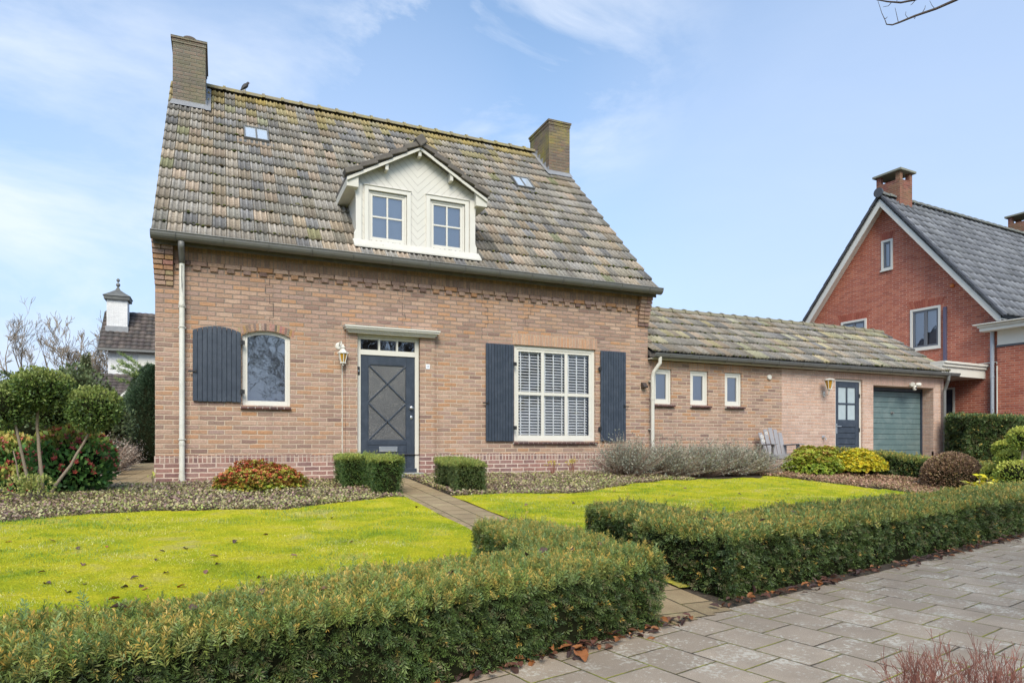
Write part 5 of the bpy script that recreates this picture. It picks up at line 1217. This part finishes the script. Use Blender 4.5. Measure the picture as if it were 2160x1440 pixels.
# ---- lavender
LAV=[(.23,.235,.19),(.19,.205,.165),(.28,.26,.21),(.155,.165,.125),(.215,.215,.15)]; LST=[(.25,.17,.13),(.20,.135,.10),(.30,.22,.17),(.16,.11,.085)]
def lavender(label,c,r,h,n,group,lean=(0,0),pal=None):
    lav=pal or LAV
    root=thing('lavender_bush',label,'lavender',(c[0],c[1],gz(*c)),0,group); c3=np.array([c[0],c[1],gz(*c)])
    a=rng.uniform(0,2*PI,n); ph=np.abs(rng.normal(0,.55,n)).clip(0,1.35); D=np.stack([np.cos(a)*np.sin(ph)+lean[0],np.sin(a)*np.sin(ph)+lean[1],np.cos(ph)],1)
    B=c3+np.stack([np.cos(a)*r*.30*rng.random(n),np.sin(a)*r*.30*rng.random(n),np.zeros(n)],1)
    LL=h*(rng.uniform(.45,1.12,n)); LL=np.where(rng.random(n)<.12,LL*1.35,LL); D=norm(D*np.array([r/h,r/h,1.])*1.0)
    LL*=np.where(np.abs(D[:,2])<.6,r/h*1.15,1)
    scatter('stems',T_blade(.006,.06),B,D,LL,pick(LST,n),M['leaf'],root)
    m=n*6; idx=rng.integers(n,size=m); t=rng.uniform(.42,.97,m)
    P=B[idx]+D[idx]*(LL[idx]*t)[:,None]+rng.normal(0,.012,(m,3)); dd=D[idx]+rng.normal(0,.5,(m,3))
    P[:,2]=np.maximum(P[:,2],gzn(P[:,0],P[:,1])+.01)
    scatter('foliage',leafN,P,dd,.042*rng.uniform(.6,1.3,m),pick(lav,m)*np.where(rng.random(m)<.25,.6,1)[:,None],M['leaf'],root)
G_='lavender bushes along the foot of the wall'
for i,(x,y,r,h,lb) in enumerate(((8.0,-.95,.78,.66,'leftmost grey lavender bush, fanning out under the right-hand shutter'),(8.85,-1.15,.68,.60,'second grey lavender bush from the left, in front of the white corner downpipe'),(9.65,-1.15,.68,.58,'middle grey lavender bush under the first narrow window'),(10.35,-1.1,.70,.58,'fourth grey lavender bush from the left, under the middle narrow window'),(11.0,-1.0,.66,.50,'rightmost grey lavender bush, straggling towards the garden chair'))):
    lavender(lb,(x,y),r,h,2000,G_)
G_='lavender bushes lining the side path'
for i,(x,y,lb) in enumerate(((-.98,.9,'nearest pale dry lavender bush on the left side path, beside the red-budded shrub'),(-1.10,2.9,'second pale dry lavender bush back along the left side path'),(-1.30,5.3,'third pale dry lavender bush back along the left side path'),(-1.50,8.2,'fourth pale dry lavender bush back along the left side path'),(-1.75,11.4,'farthest pale dry lavender bush on the left side path, near the clipped yew'))):
    lavender(lb,(x,y),.36+.06*i,.60,1100,G_,pal=[(.34,.30,.26),(.28,.24,.21),(.40,.36,.31),(.25,.19,.16)])

# ---- ground cover in the beds (nobody could count it)
def cover(name,label,mask,x0,x1,y0,y1,dens,size,pal,h=.055):
    n=int((x1-x0)*(y1-y0)*dens); x=rng.uniform(x0,x1,n); y=rng.uniform(y0,y1,n); k=mask(x,y); x=x[k];y=y[k];n=len(x)
    hh=h*(1+.6*wn(x*2,y*2,1.5)); P=np.stack([x,y,gzn(x,y)+.005+hh*rng.random(n)**.7],1); D=rng.normal(size=(n,3)); D[:,2]=np.abs(D[:,2])*.8
    pt=np.clip(.5+.7*wn(x*1.3,y*1.3,1.6,3),0,1); C=(pick(pal[0],n)*(pt[:,None])+pick(pal[1],n)*(1-pt[:,None]))*1.25; sel=rng.random(n)<.5; C[sel]=pick(pal[0],sel.sum())*1.25
    o=scatter(name,leafW,P,D,size*rng.uniform(.6,1.3,n),C,M['leaf'],None,roll=np.tile([0,0,1.],(n,1))); tag(o,label,'ground cover',None,'stuff')
PUR=[(.15,.095,.085),(.19,.12,.10),(.11,.07,.068),(.22,.17,.10),(.17,.18,.06),(.24,.21,.13)]; GRN=[(.16,.20,.05),(.21,.235,.065),(.13,.17,.04),(.25,.22,.09),(.21,.175,.08),(.28,.26,.12)]
cover('ground_cover','low creeping purple and green leaves in the bed left of the path',lambda x,y:(y>edge(x)-.03)&(y<-.80+.9*np.clip(-x-.9,0,.8))&(x<3.17),-6,3.17,-4.9,-.0,2700,.034,(PUR,GRN))
cover('ground_cover','low creeping purple and green leaves in the bed under the wide window',lambda x,y:(y>edge(x)-.03)&(y<-.03)&(x>3.86),3.86,9,-3.2,0,2700,.034,(PUR,GRN))
cover('ground_cover','pinkish brown dry ground cover in the bed by the driveway hedge',lambda x,y:((x>11.0)&(y>-1.75-(x-11.2)*3)&(y<-.4)|(x>11.75)&(y<-1)&(y>-5.6)|(x>11.0)&(x<11.5)&(y>edge(x))&(y<-.3)),11,14,-5.6,-.3,2400,.038,([(.22,.12,.08),(.27,.16,.11),(.16,.09,.06),(.20,.15,.07)],[(.18,.13,.07),(.24,.15,.10),(.13,.13,.05)]))

# ---- grass
def grass():
    n=1500000; x=rng.uniform(-6.5,11.8,n); y=rng.uniform(-9.1,-1.4,n); k=lawnmask(x,y); 
    dd=np.hypot(x-CAM.x,y-CAM.y); k&=rng.random(n)<np.clip((3.6/dd)**1.6,.09,1)*.62
    f=(x-CAM.x)*FW.x+(y-CAM.y)*FW.y; r_=(x-CAM.x)*RT.x+(y-CAM.y)*RT.y; k&=(f>.5)&(np.abs(r_)<f*.9+1.4)
    x=x[k];y=y[k];dd=dd[k];n=len(x); P=np.stack([x,y,gzn(x,y)+.018],1); D=rng.normal(size=(n,3))*.55; D[:,2]=1
    a=np.clip(.50+1.3*wn(x*1.5,y*2.2,1.3,7)+.8*wn(x*5,y*7,1.1,3)+rng.normal(0,.2,n),0,1)[:,None]; b=np.clip(.5+1.2*wn(x*2.9+3,y*3.9,1.1,9)-.45+rng.normal(0,.25,n),0,1)[:,None]
    C=np.array((.20,.32,.045))*(1-a)+np.array((.56,.52,.06))*a; C=C*(1-b*.8)+np.array((.66,.58,.26))*b*.8; tf3=np.clip((wn(x*9,y*12,1.2,21)+.6*wn(x*3,y*4,1.4,5)-.55)*2.2,0,1)[:,None]; C=C*(1-tf3*.75)+np.array((.13,.27,.02))*tf3*.75; C*=rng.uniform(.65,1.25,(n,1))
    s=rng.uniform(.012,.027,n)*np.clip(dd/5,.8,2.0)**.5*(1.15-.35*a[:,0])
    o=scatter('grass',T_blade(.075,.4),P,D,s,C,M['grassb']); tag(o,'short mossy yellow-green lawn grass','grass',None,'stuff')
grass()

# ---- fallen leaves
def leafmesh():
    mb=MB(); n=6; P=[]
    for i in range(n+1):
        t=i/n; w=.50*math.sin(PI*min(1,t*.95+.04))**.8; c=random.uniform(.2,.8)
        for s in (-1,-.45,0,.45,1): P.append((s*w*.55,t-.5,abs(s)**1.5*w*.55*c+.06*math.sin(t*3)))
    F=[(i*5+j,i*5+j+1,i*5+j+6,i*5+j+5) for i in range(n) for j in range(4)]
    return P,F
brown=[paint('dry_leaf_dark',(.11,.065,.05),.7,.4,30),paint('dry_leaf_brown',(.24,.12,.08),.6,.4,30),paint('dry_leaf_orange',(.40,.15,.055),.6,.35,30)]
leafmeshes=[]
for i in range(5):
    P_,F_=leafmesh(); me=bpy.data.meshes.new('fallen_leaf'); me.from_pydata(P_,[],F_); me.polygons.foreach_set('use_smooth',[True]*len(F_)); me.materials.append(brown[[0,0,1,1,2][i]]); leafmeshes.append(me)
def gi(px,py):
    d=at(px,py,1)-CAM; t=1.0
    while t<60:
        p=CAM+d*t
        if p.z<gz(p.x,p.y): return p
        t*=1.004
    return p
def put_leaf(p,s,group,label,k=None,tilt=.5):
    o=bpy.data.objects.new('fallen_leaf',leafmeshes[random.randrange(5) if k is None else k]); COL.objects.link(o); o.location=p; o.scale=(s,s,s); o.rotation_euler=(random.uniform(-tilt,tilt),random.uniform(-tilt,tilt),random.uniform(0,2*PI)); tag(o,label,'leaf',group)
for (px,py) in ((343,1171),(225,1161),(284,1228),(263,1249),(178,1242),(100,1241),(142,1260),(240,1274),(307,1253),(350,1218),(298,1246),(382,1247),(460,1199),(452,1181),(434,1216),(88,1216),(174,1200),(165,1164),(18,1151),(110,1148),(330,1189),(270,1102),(550,1228),(495,1150),(560,1135),(700,1098),(740,1150),(880,1075),(620,1180),(390,1166),(1110,1070),(1210,1066),(1420,1050),(1445,1034),(1560,1046),(1705,1048),(1662,1046),(1500,1070),(1295,1040),(1640,1060)):
    p=gi(px,py); put_leaf(p+Vector((0,0,.032)),random.uniform(.04,.07) if py<1120 else random.uniform(.04,.07),'brown fallen leaves scattered over the lawn','dry brown curled leaf lying on the yellow-green lawn')
for (x,off,k) in ((.55,.30,1),(1.05,.22,1),(1.5,.35,2),(2.45,.32,1),(2.6,.40,0),(2.75,.28,1),(3.0,.35,1),(1.9,.12,0),(.8,.1,1),(1.3,.15,2)):
    put_leaf(Vector((x,ys(x)+off,-.45+.435)),.062,'dry leaves caught on top of the near hedge','dry brown leaf caught on top of the near left hedge',k,.8)
for (x,off,k) in ((4.6,.3,1),(5.3,.5,0),(6.1,.35,1),(7.5,.4,2),(4.25,.6,1)):
    put_leaf(Vector((x,ys(x)+off,-.45+.475)),.062,'dry leaves caught on top of the right-hand hedge','dry brown leaf caught on top of the right-hand hedge',k,.8)
put_leaf(Vector(tuple(gi(1225,1392)))+Vector((0,-.0,.02)),.13,None,'largest orange dry leaf on the pavement at the foot of the near hedge',4,.3)
# litter drifted along the foot of the hedges
def litter(name,label,x0,x1,n,w_=.10,o0=-.02):
    x=rng.uniform(x0,x1,n); y=ys(x)+o0-np.abs(rng.normal(0,w_*.55,n))*(.5+.5*np.sin(x*3.1))+rng.uniform(0,.12,n); P=np.stack([x,y,np.full(n,-.44)+rng.random(n)*.03],1); D=rng.normal(size=(n,3)); D[:,2]*=.3
    P_,F_=leafmesh(); tv=np.array(P_)+np.array([0,.5,0]); tf=np.array([[a,b,c] for (a,b,c,d) in F_]+[[a,c,d] for (a,b,c,d) in F_])
    o=scatter(name,(tv,tf,np.ones(len(tv))),P,D,rng.uniform(.035,.07,n),pick([(.08,.035,.025),(.055,.03,.024),(.11,.05,.03),(.035,.02,.018),(.20,.08,.03)],n),M['leaf'],None,roll=np.tile([0,0,1.],(n,1))); tag(o,label,'leaf litter',None,'stuff')
litter('leaf_litter','dry brown leaves drifted along the foot of the near left hedge',.8,3.45,260,.12,-.10)
litter('leaf_litter','dry brown leaves drifted along the foot of the right-hand hedge',3.75,13,420)

# ================================================================== TREES AND TALL SHRUBS
def branchtree(mb,start,dirv,length,rad,depth,spread=.55,up=.25,seg=4,kids=(3,5),minr=.003,ratio=.68,sides=(7,5,4,3,3,3,3),gnarl=.16,lvl=0,tips=None):
    p=Vector(start); d=Vector(dirv).normalized(); pts=[p.copy()]; rs=[rad]
    for i in range(seg):
        d=(d+Vector((random.gauss(0,gnarl),random.gauss(0,gnarl),random.gauss(0,gnarl)+up*.12))).normalized(); p=p+d*length/seg; pts.append(p.copy()); rs.append(max(minr,rad*(1-(i+1)/seg*.55)))
    mb.tube(pts,rs,sides[min(lvl,6)],cap=False)
    if depth<=0:
        if tips is not None: tips.append(p)
        return
    n=random.randint(*kids)
    for k in range(n):
        t=random.uniform(.3,1.0) if k else 1.0; i=min(seg-1,int(t*seg)); q=pts[i].lerp(pts[i+1],t*seg-i); 
        dd=(pts[i+1]-pts[i]).normalized(); o=Vector((random.gauss(0,1),random.gauss(0,1),random.gauss(0,.6))); o=(o-dd*o.dot(dd)).normalized()
        nd=(dd+o*spread*random.uniform(.5,1.4)+Vector((0,0,up))).normalized()
        branchtree(mb,q,nd,length*ratio*random.uniform(.7,1.15),max(minr,rs[i]*.58),depth-1,spread,up,seg,kids,minr,ratio,sides,gnarl,lvl+1,tips)
def bare_tree(label,base,h,lean,depth,limbs,spread,up,kids,mat='bark',r=.12,minr=.006,trunkfrac=.3,name='bare_tree',gnarl=.16,ratio=.68):
    t=thing(name,label,'tree',base); b=Vector(base); tr=MB(); top=b+Vector((lean[0],lean[1],h*trunkfrac))
    tr.tube([b-Vector((0,0,.2)),b.lerp(top,.5)+Vector((random.gauss(0,.03),0,0)),top],[r*1.25,r*1.05,r],9); tr.build('trunk',M[mat],t,smooth=True)
    cr=MB()
    for k in range(limbs):
        a=2*PI*k/limbs+random.uniform(-.4,.4); dv=Vector((math.cos(a)*spread,math.sin(a)*spread,1)); branchtree(cr,top-Vector((0,0,random.uniform(0,h*trunkfrac*.25))),dv,h*.30,r*.7,depth,spread,up,4,kids,minr,ratio,gnarl=gnarl)
    cr.build('crown',M[mat],t); return t
random.seed(21)
p=at(38,800,27); bare_tree('spreading bare winter tree rising behind the ball-shaped topiary at the far left','x' and (p.x,p.y,0),5.2,(.2,0),5,4,.55,.28,(2,4),'bark',.11,.006,.45)
random.seed(5)
p=at(190,800,46); bare_tree('finely twigged bare tree partly hidden by the white house gable',(p.x,p.y,0),8.2,(0,0),5,6,.6,.3,(3,4),'bark',.15,.014,.35)
# brown winter shrubs on the skyline, far left
for i,(px,D_,h,lb) in enumerate(((15,38,4.0,'brown leafless thicket on the skyline at the far left edge'),(95,36,4.1,'brown leafless thicket on the skyline behind the tallest topiary ball'))):
    p=at(px,820,D_); t=thing('bare_shrub',lb,'shrub',(p.x,p.y,0)); mb=MB()
    for k in range(12):
        a=random.uniform(0,2*PI); branchtree(mb,(p.x+random.uniform(-1.3,1.3),p.y,0),(math.cos(a)*.3,math.sin(a)*.3,1),h*.45,.04,3,.5,.4,3,(4,5),.011,.62)
    mb.build('branches',M['twigred'],t)
# ---- cloud-pruned tree at the left
ct=thing('topiary_tree','multi-stemmed holly pruned into leafy balls at the ends of bare trunks, in the left bed','tree',tuple(at(85,1052,7.7)))
HOL=[(.06,.10,.022),(.08,.12,.028),(.042,.072,.018),(.11,.14,.035),(.03,.05,.015)]; HOT=[(.15,.175,.045),(.12,.155,.04),(.18,.20,.06)]
for (px,py,D_,rx,rz,n) in ((88,822,7.7,.325,.245,5200),(199,862,7.8,.285,.26,4300),(8,856,7.5,.26,.26,3200),(108,862,8.5,.28,.29,3000)):
    c=at(px,py,D_); blob('',None,None,tuple(c),(rx,rx,rz),n,leafS,.036,HOL,parent=ct,sub='foliage_ball',flat=0,shell=.33,upb=.35,lump=.16,toppal=HOT,topz=.25,seed=px,core=.70)
b0=at(85,1060,7.7); b0.z=gz(b0.x,b0.y)-.03
def limb(pts,r0,r1,nm='trunk'):
    r0*=.74; r1*=.74; P=[at(x,y,D_) for x,y,D_ in pts]
    P=[P[0]]+[q for a,b in zip(P,P[1:]) for q in (a.lerp(b,.5)+Vector((random.gauss(0,.007),random.gauss(0,.007),0)),b)]; n=len(P); MB().tube(P,[r0+(r1-r0)*i/(n-1) for i in range(n)],9).build(nm,M['bark'],ct,smooth=True)
limb([(86,1062,7.7),(89,1010,7.7),(82,945,7.7),(78,900,7.7),(80,850,7.7)],.030,.020)
limb([(68,1062,7.65),(62,1022,7.6),(48,965,7.55),(38,920,7.5),(26,875,7.5)],.026,.017)
limb([(98,1062,7.7),(115,1025,7.7),(150,980,7.75),(176,935,7.8),(196,890,7.8)],.028,.016)
limb([(72,1064,7.7),(48,1055,7.6),(25,1040,7.5),(-10,1030,7.4),(-60,1000,7.4)],.026,.02)
limb([(85,1055,7.9),(80,1015,8.1),(84,960,8.3),(100,890,8.5)],.024,.015)
limb([(55,1040,7.6),(38,1000,7.6),(28,950,7.55)],.018,.008,'dead_stub')
# suckers at its foot
blob('leafy_suckers','fresh leafy shoots round the foot of the topiary trunks','shrub',tuple(at(62,1030,7.55)),(.26,.2,.16),700,leafS,.035,[(.20,.22,.06),(.14,.17,.04),(.26,.25,.08)],flat=.6,core=0,seed=9,shell=.9)
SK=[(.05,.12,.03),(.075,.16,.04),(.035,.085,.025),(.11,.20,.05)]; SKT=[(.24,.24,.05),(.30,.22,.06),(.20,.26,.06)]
def skim(label,c,r,n,seed):
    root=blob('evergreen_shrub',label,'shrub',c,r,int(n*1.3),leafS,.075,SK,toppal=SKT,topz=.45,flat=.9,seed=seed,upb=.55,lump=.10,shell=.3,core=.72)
    m=int(n*.10); d=norm(rng.normal(size=(m,3))); d[:,2]=np.abs(d[:,2])-.35*rng.random(m); d=norm(d); P=np.array(c)+d*np.array(r)*1.02
    scatter('flower_buds',tuft,P,d+np.array([0,0,.8]),.045*rng.uniform(.7,1.3,m),pick([(.20,.03,.028),(.27,.05,.035),(.15,.025,.022)],m),M['leaf'],root)
skim('large-leaved evergreen shrub with dark red flower buds beside the left side path','x' and tuple(at(152,975,8.6)),(.50,.46,.47),2600,11)
skim('leafy evergreen shrub with a few dark red buds at the left picture edge',tuple(at(15,985,8.7)),(.50,.46,.42),2200,12)
skim('low green shrub in front of the left edge, half hidden by the leaning trunk',tuple(at(-5,1035,8.1)),(.42,.3,.28),1000,13)
# ---- evergreen backdrop at the left
IVY=[(.04,.06,.028),(.055,.08,.035),(.03,.045,.022),(.075,.10,.045)]
for i,(px,py,D_,rx,rz,lb) in enumerate(((-30,880,13,1.2,.95,'dark evergreen bush behind the leftmost topiary ball'),(75,895,12.5,1.0,.85,'dark evergreen bush behind the middle topiary trunk'),(150,880,14,1.0,1.05,'tall dark evergreen bush between the two larger topiary balls'),(200,900,19,1.0,.95,'dark evergreen bush below the porch of the white house'))):
    c=at(px,py,D_); blob('evergreen_bush',lb,'bush',tuple(c),(rx,rx*.8,rz),4200,leafW,.075,IVY,flat=.95,seed=20+i,toppal=[(.085,.11,.05),(.065,.09,.04)],group='dark evergreen bushes at the back of the left bed',core=.8)
# ivy-clad spire
root=thing('ivy_tree','slender ivy-clad treelet rising to a point between the topiary balls','tree',tuple(at(172,930,16))); mb=MB(); b=at(172,960,16); b.z=0; tp_=at(181,757,16)
mb.tube([b,b.lerp(tp_,.6),tp_],[.06,.04,.012],7).build('trunk',M['bark'],root)
n=5200; t=rng.random(n)**.8; rr=np.interp(t,[0,.3,.5,.75,1],[.85,.65,.26,.12,.05]); a=rng.uniform(0,2*PI,n); q=rr*np.sqrt(rng.random(n)); ax_=np.array(b)[None]*(1-t[:,None])+np.array(tp_)[None]*t[:,None]
P=ax_+np.stack([np.cos(a)*q,np.sin(a)*q,rng.normal(0,.06,n)],1); D=np.stack([np.cos(a),np.sin(a),rng.normal(.4,.5,n)],1)
scatter('crown',leafS,P,D,.075*rng.uniform(.6,1.3,n),pick([(.09,.11,.05),(.13,.145,.075),(.06,.08,.04),(.17,.18,.10)],n),M['leaf'],root)
# ---- clipped yew cones
def cone(name,label,base,H,R_,n,pal,profile,seed=0,size=.10,spikes=0):
    root=thing(name,label,'conifer',base); base=np.array(base); t=rng.random(n)**.75; t=1-t if False else t; rr=R_*np.interp(t,*profile); a=rng.uniform(0,2*PI,n)
    lum=1+.05*wn(a*3,t*9,1,seed)-np.abs(rng.normal(0,.05,n)); P=base+np.stack([np.cos(a)*rr*lum,np.sin(a)*rr*lum,t*H],1)
    D=np.stack([np.cos(a),np.sin(a),np.full(n,.55)],1)+rng.normal(size=(n,3))*.35
    scatter('foliage',small,P,D,size*rng.uniform(.7,1.3,n),pick(pal,n)*.8,M['needle'],root)
    mb=MB().lathe([(max(.001,R_*np.interp(k/10,*profile)*.9),H*k/10*.98) for k in range(11)],tuple(base),16); mb.build('inner_twigs',M['core'],root,smooth=True)
    if spikes:
        PP=[];DD=[]
        for k in range(spikes):
            a=rng.uniform(0,2*PI); b=base+np.array([math.cos(a)*R_*.3,math.sin(a)*R_*.3,H*rng.uniform(.78,.97)]); d=norm(np.array([math.cos(a)*1.2-.5,math.sin(a)*.8,rng.uniform(.5,1.3)])); L=rng.uniform(.5,1.0)
            for j in range(70): u=rng.random(); PP.append(b+d*L*u+rng.normal(0,.03,3)); DD.append(d+rng.normal(0,.6,3))
        scatter('loose_shoots',small,np.array(PP),np.array(DD),.13,pick([(.10,.14,.04),(.07,.11,.03),(.15,.18,.06)],len(PP)),M['needle'],root)
YW=[(.028,.050,.025),(.036,.062,.030),(.020,.038,.020),(.045,.072,.034)]
prof=([0,.1,.4,.7,.88,1],[.97,1,.84,.56,.34,.08])
p=at(333,960,22); cone('clipped_yew','tall dark clipped yew cone against the left corner of the house','x' and (p.x,p.y,0),3.15,1.36,11000,YW,prof,1,.11)
p=at(322,960,25.5); cone('clipped_yew','taller looser yew behind the clipped cone, with stray shoots at its top',(p.x,p.y,0),3.6,1.5,11000,[(.045,.07,.035),(.055,.085,.04),(.035,.055,.03)],prof,2,.11,spikes=16)
# ---- cloud-pruned conifer at the right
rt_=thing('topiary_shrub','small cloud-pruned yellow-green shrub with leafy balls at the right edge','clipped shrub',tuple(at(2135,1010,11.2)))
for (px,py,D_,r_) in ((2117,947,11.6,.17),(2128,970,11.3,.20),(2158,924,11.0,.215),(2140,1000,11.0,.28),(2100,1002,11.6,.22)):
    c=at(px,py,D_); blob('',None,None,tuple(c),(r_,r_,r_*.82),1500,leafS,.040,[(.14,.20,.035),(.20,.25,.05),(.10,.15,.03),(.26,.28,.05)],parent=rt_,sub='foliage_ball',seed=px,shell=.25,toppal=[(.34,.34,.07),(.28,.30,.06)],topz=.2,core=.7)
MB().tube([at(2157,1010,11.0),at(2155,970,11.0),at(2159,940,11.0)],[.02,.018,.014],8).build('trunk',M['bark'],rt_)
# ---- bare red-twigged shrub at the lower right, close to the camera
random.seed(3)
b=at(2050,1620,2.25); b.z=-.46
t=thing('red_twig_shrub','fine bare red-brown twiggy shrub in the lower right corner over the pavement','shrub',tuple(b)); mb=MB()
for k in range(75):
    a=random.uniform(0,2*PI); s=random.uniform(.1,.75); st=b+Vector((math.cos(a)*.10,math.sin(a)*.10,0)); branchtree(mb,st,(math.cos(a)*s,math.sin(a)*s,1),random.uniform(.12,.19),.0026,3,.42,.22,4,(3,4),.0008,.62,sides=(5,4,3,3,3,3,3),gnarl=.10)
mb.build('twigs',M['twigred'],t)
# ---- street trees on the pavement behind and beside the camera (seen in the windows); one reaches into the picture
def stree(label,base,h,seed,r=.16):
    random.seed(seed); return bare_tree(label,base,h,(.1,.1),5,6,.7,.22,(3,4),'barkdark',r,.006,.33,'street_tree',.14,.70)
st=stree('bare street tree whose branch tips hang into the top right of the picture',(4.9,-12.6,-.45),7.5,31,.13)
mb=MB()
def ov(pts,r0,r1,n=5):
    P=[at(*q) for q in pts]; mb.tube(P,[r0+(r1-r0)*i/(len(P)-1) for i in range(len(P))],n)
D_=4.0
ov([(2700,-420,3.2),(2350,-180,3.6),(2150,-70,3.9),(2017,0,4),(1974,19,4),(1930,34,4),(1896,48,4),(1882,53,4),(1870,52,4),(1867,43,4)],.012,.0022)
ov([(2700,-420,3.2),(2250,-170,3.6),(2050,-60,3.9),(1930,0,4),(1900,6,4),(1872,4,4),(1850,0,4),(1835,-6,4)],.010,.0022)
for pts in ([(1867,43,4),(1860,28,4),(1856,15,4),(1851,0,4)],[(1895,48,4),(1891,30,4),(1888,17,4)],[(1916,40,4),(1910,32,4),(1911,25,4)],[(1945,28,4),(1951,18,4),(1952,12,4)],[(1972,19,4),(1966,12,4),(1961,2,4)],[(1932,34,4),(1929,40,4),(1927,36,4)],[(1880,6,4),(1874,13,4),(1863,15,4)],[(1930,2,4),(1924,9,4),(1921,11,4)],[(1892,5,4),(1892,-8,4)],[(1868,40,4),(1872,36,4)],[(1867,40,4),(1863,36,4)]): ov(pts,.0022,.0012,4)
mb.build('overhanging_twigs',M['barkdark'],st)
stree('bare street tree across the road, seen in the small arched window',(-.5,-27,-.5),9,32)
stree('bare street tree across the road, seen in the glass over the front door',(8.5,-19,-.5),9,33)
stree('bare street tree across the road, seen in the wide window',(15,-21,-.5),9,34)
# ---- bird on the ridge
def bird():
    o=Vector((1.44,4.38,8.44)); mb=MB()
    sp_=[(-.125,-.005,.004),(-.105,.018,.012),(-.078,.050,.016),(-.055,.080,.032),(-.030,.110,.046),(-.002,.140,.052),(.022,.168,.048),(.038,.190,.034),(.046,.206,.028),(.055,.220,.029),(.068,.228,.024),(.080,.229,.012),(.085,.228,.001)]
    n=12; vs=[];fs=[]
    for i,(x,z,r) in enumerate(sp_):
        a=sp_[max(0,i-1)];b=sp_[min(len(sp_)-1,i+1)]; d=Vector((b[0]-a[0],0,b[1]-a[1])).normalized(); u=Vector((-d.z,0,d.x))
        for k in range(n):
            an=2*PI*k/n; q=Vector((x,0,z))+u*math.cos(an)*r+Vector((0,1,0))*math.sin(an)*r*.85; vs.append(o+q)
    for i in range(len(sp_)-1):
        for k in range(n): fs.append((i*n+k,i*n+(k+1)%n,(i+1)*n+(k+1)%n,(i+1)*n+k))
    mb.add(vs,fs+[tuple(range(n))]); t=thing('bird','small dark blackbird perched on the roof ridge, facing right','bird',tuple(o))
    mb.build('body',paint('black_brown_feathers',(.045,.038,.038),.6,.3,30),t,smooth=True)
    MB().lathe([(.008,.10),(.007,.118),(.001,.137)],(o.x-.03,o.y,o.z+.226),8,axis='x').build('beak',paint('orange_beak',(.5,.13,.05),.4,.1),t)
    b=bpy.data.objects[-1] if False else None
    lg=MB()
    for s in (-1,1):
        lg.tube([o+Vector((.01,s*.018,.085)),o+Vector((.005,s*.018,.045)),o+Vector((.018,s*.018,.0))],.0035,5); lg.tube([o+Vector((-.008,s*.018,.0)),o+Vector((.04,s*.018,-.002))],.003,4)
    lg.build('legs',M['barkdark'],t)
    w_=MB()
    for s in (-1,1): w_.add([o+Vector(q) for q in ((.012,s*.050,.172),(.02,s*.050,.13),(-.03,s*.047,.085),(-.095,s*.022,.020),(-.065,s*.036,.085),(-.02,s*.046,.145))],[(0,1,2,3,4,5)])
    w_.build('wing',paint('dark_wing',(.03,.026,.026),.6,.2),t,fix=False)
bird()

# ---- moss clumps in the laps of the roof tiles
def moss(parent,x0,x1,n,vmax,P0,seed,low=.5):
    mb=MB(); random.seed(seed); (ye,ze),(yr,zr)=P0; L=math.hypot(yr-ye,zr-ze); s=((yr-ye)/L,(zr-ze)/L); nr=max(1,round(L/.382)); ex=L/nr
    for k in range(n):
        r=int(nr*random.random()**low*vmax); v=r*ex+random.uniform(-.015,.02); x=random.uniform(x0,x1)
        if parent.name.startswith('brick') and 2.8<x<5.6 and .3<v<3.2: continue
        h=random.uniform(.030,.055); q=random.uniform(.012,.030); c=(x,ye+s[0]*v-s[1]*h,ze+s[1]*v+s[0]*h); col=random.choice([(.07,.085,.02),(.10,.11,.03),(.05,.06,.02),(.15,.14,.04),(.09,.07,.04)])
        mb.lathe([(q*.75,-q*.5),(q*1.1,-q*.1),(q*.8,q*.35),(q*.2,q*.6)],c,6,col=col,sx=random.uniform(.8,1.7))
    o=mb.build('moss',M['bricktint'],parent,smooth=True); o['kind']='stuff'
moss(house,.1,9.1,650,.75,((EY,EZR),(RY,RZ)),4,1.7)
moss(house,.6,8.7,200,1.0,((EY,EZR),(RY,RZ)),5,.25)
moss(wing,9.2,18.6,420,1.0,((-.13,2.52),(1.85,3.86)),6,1.0)
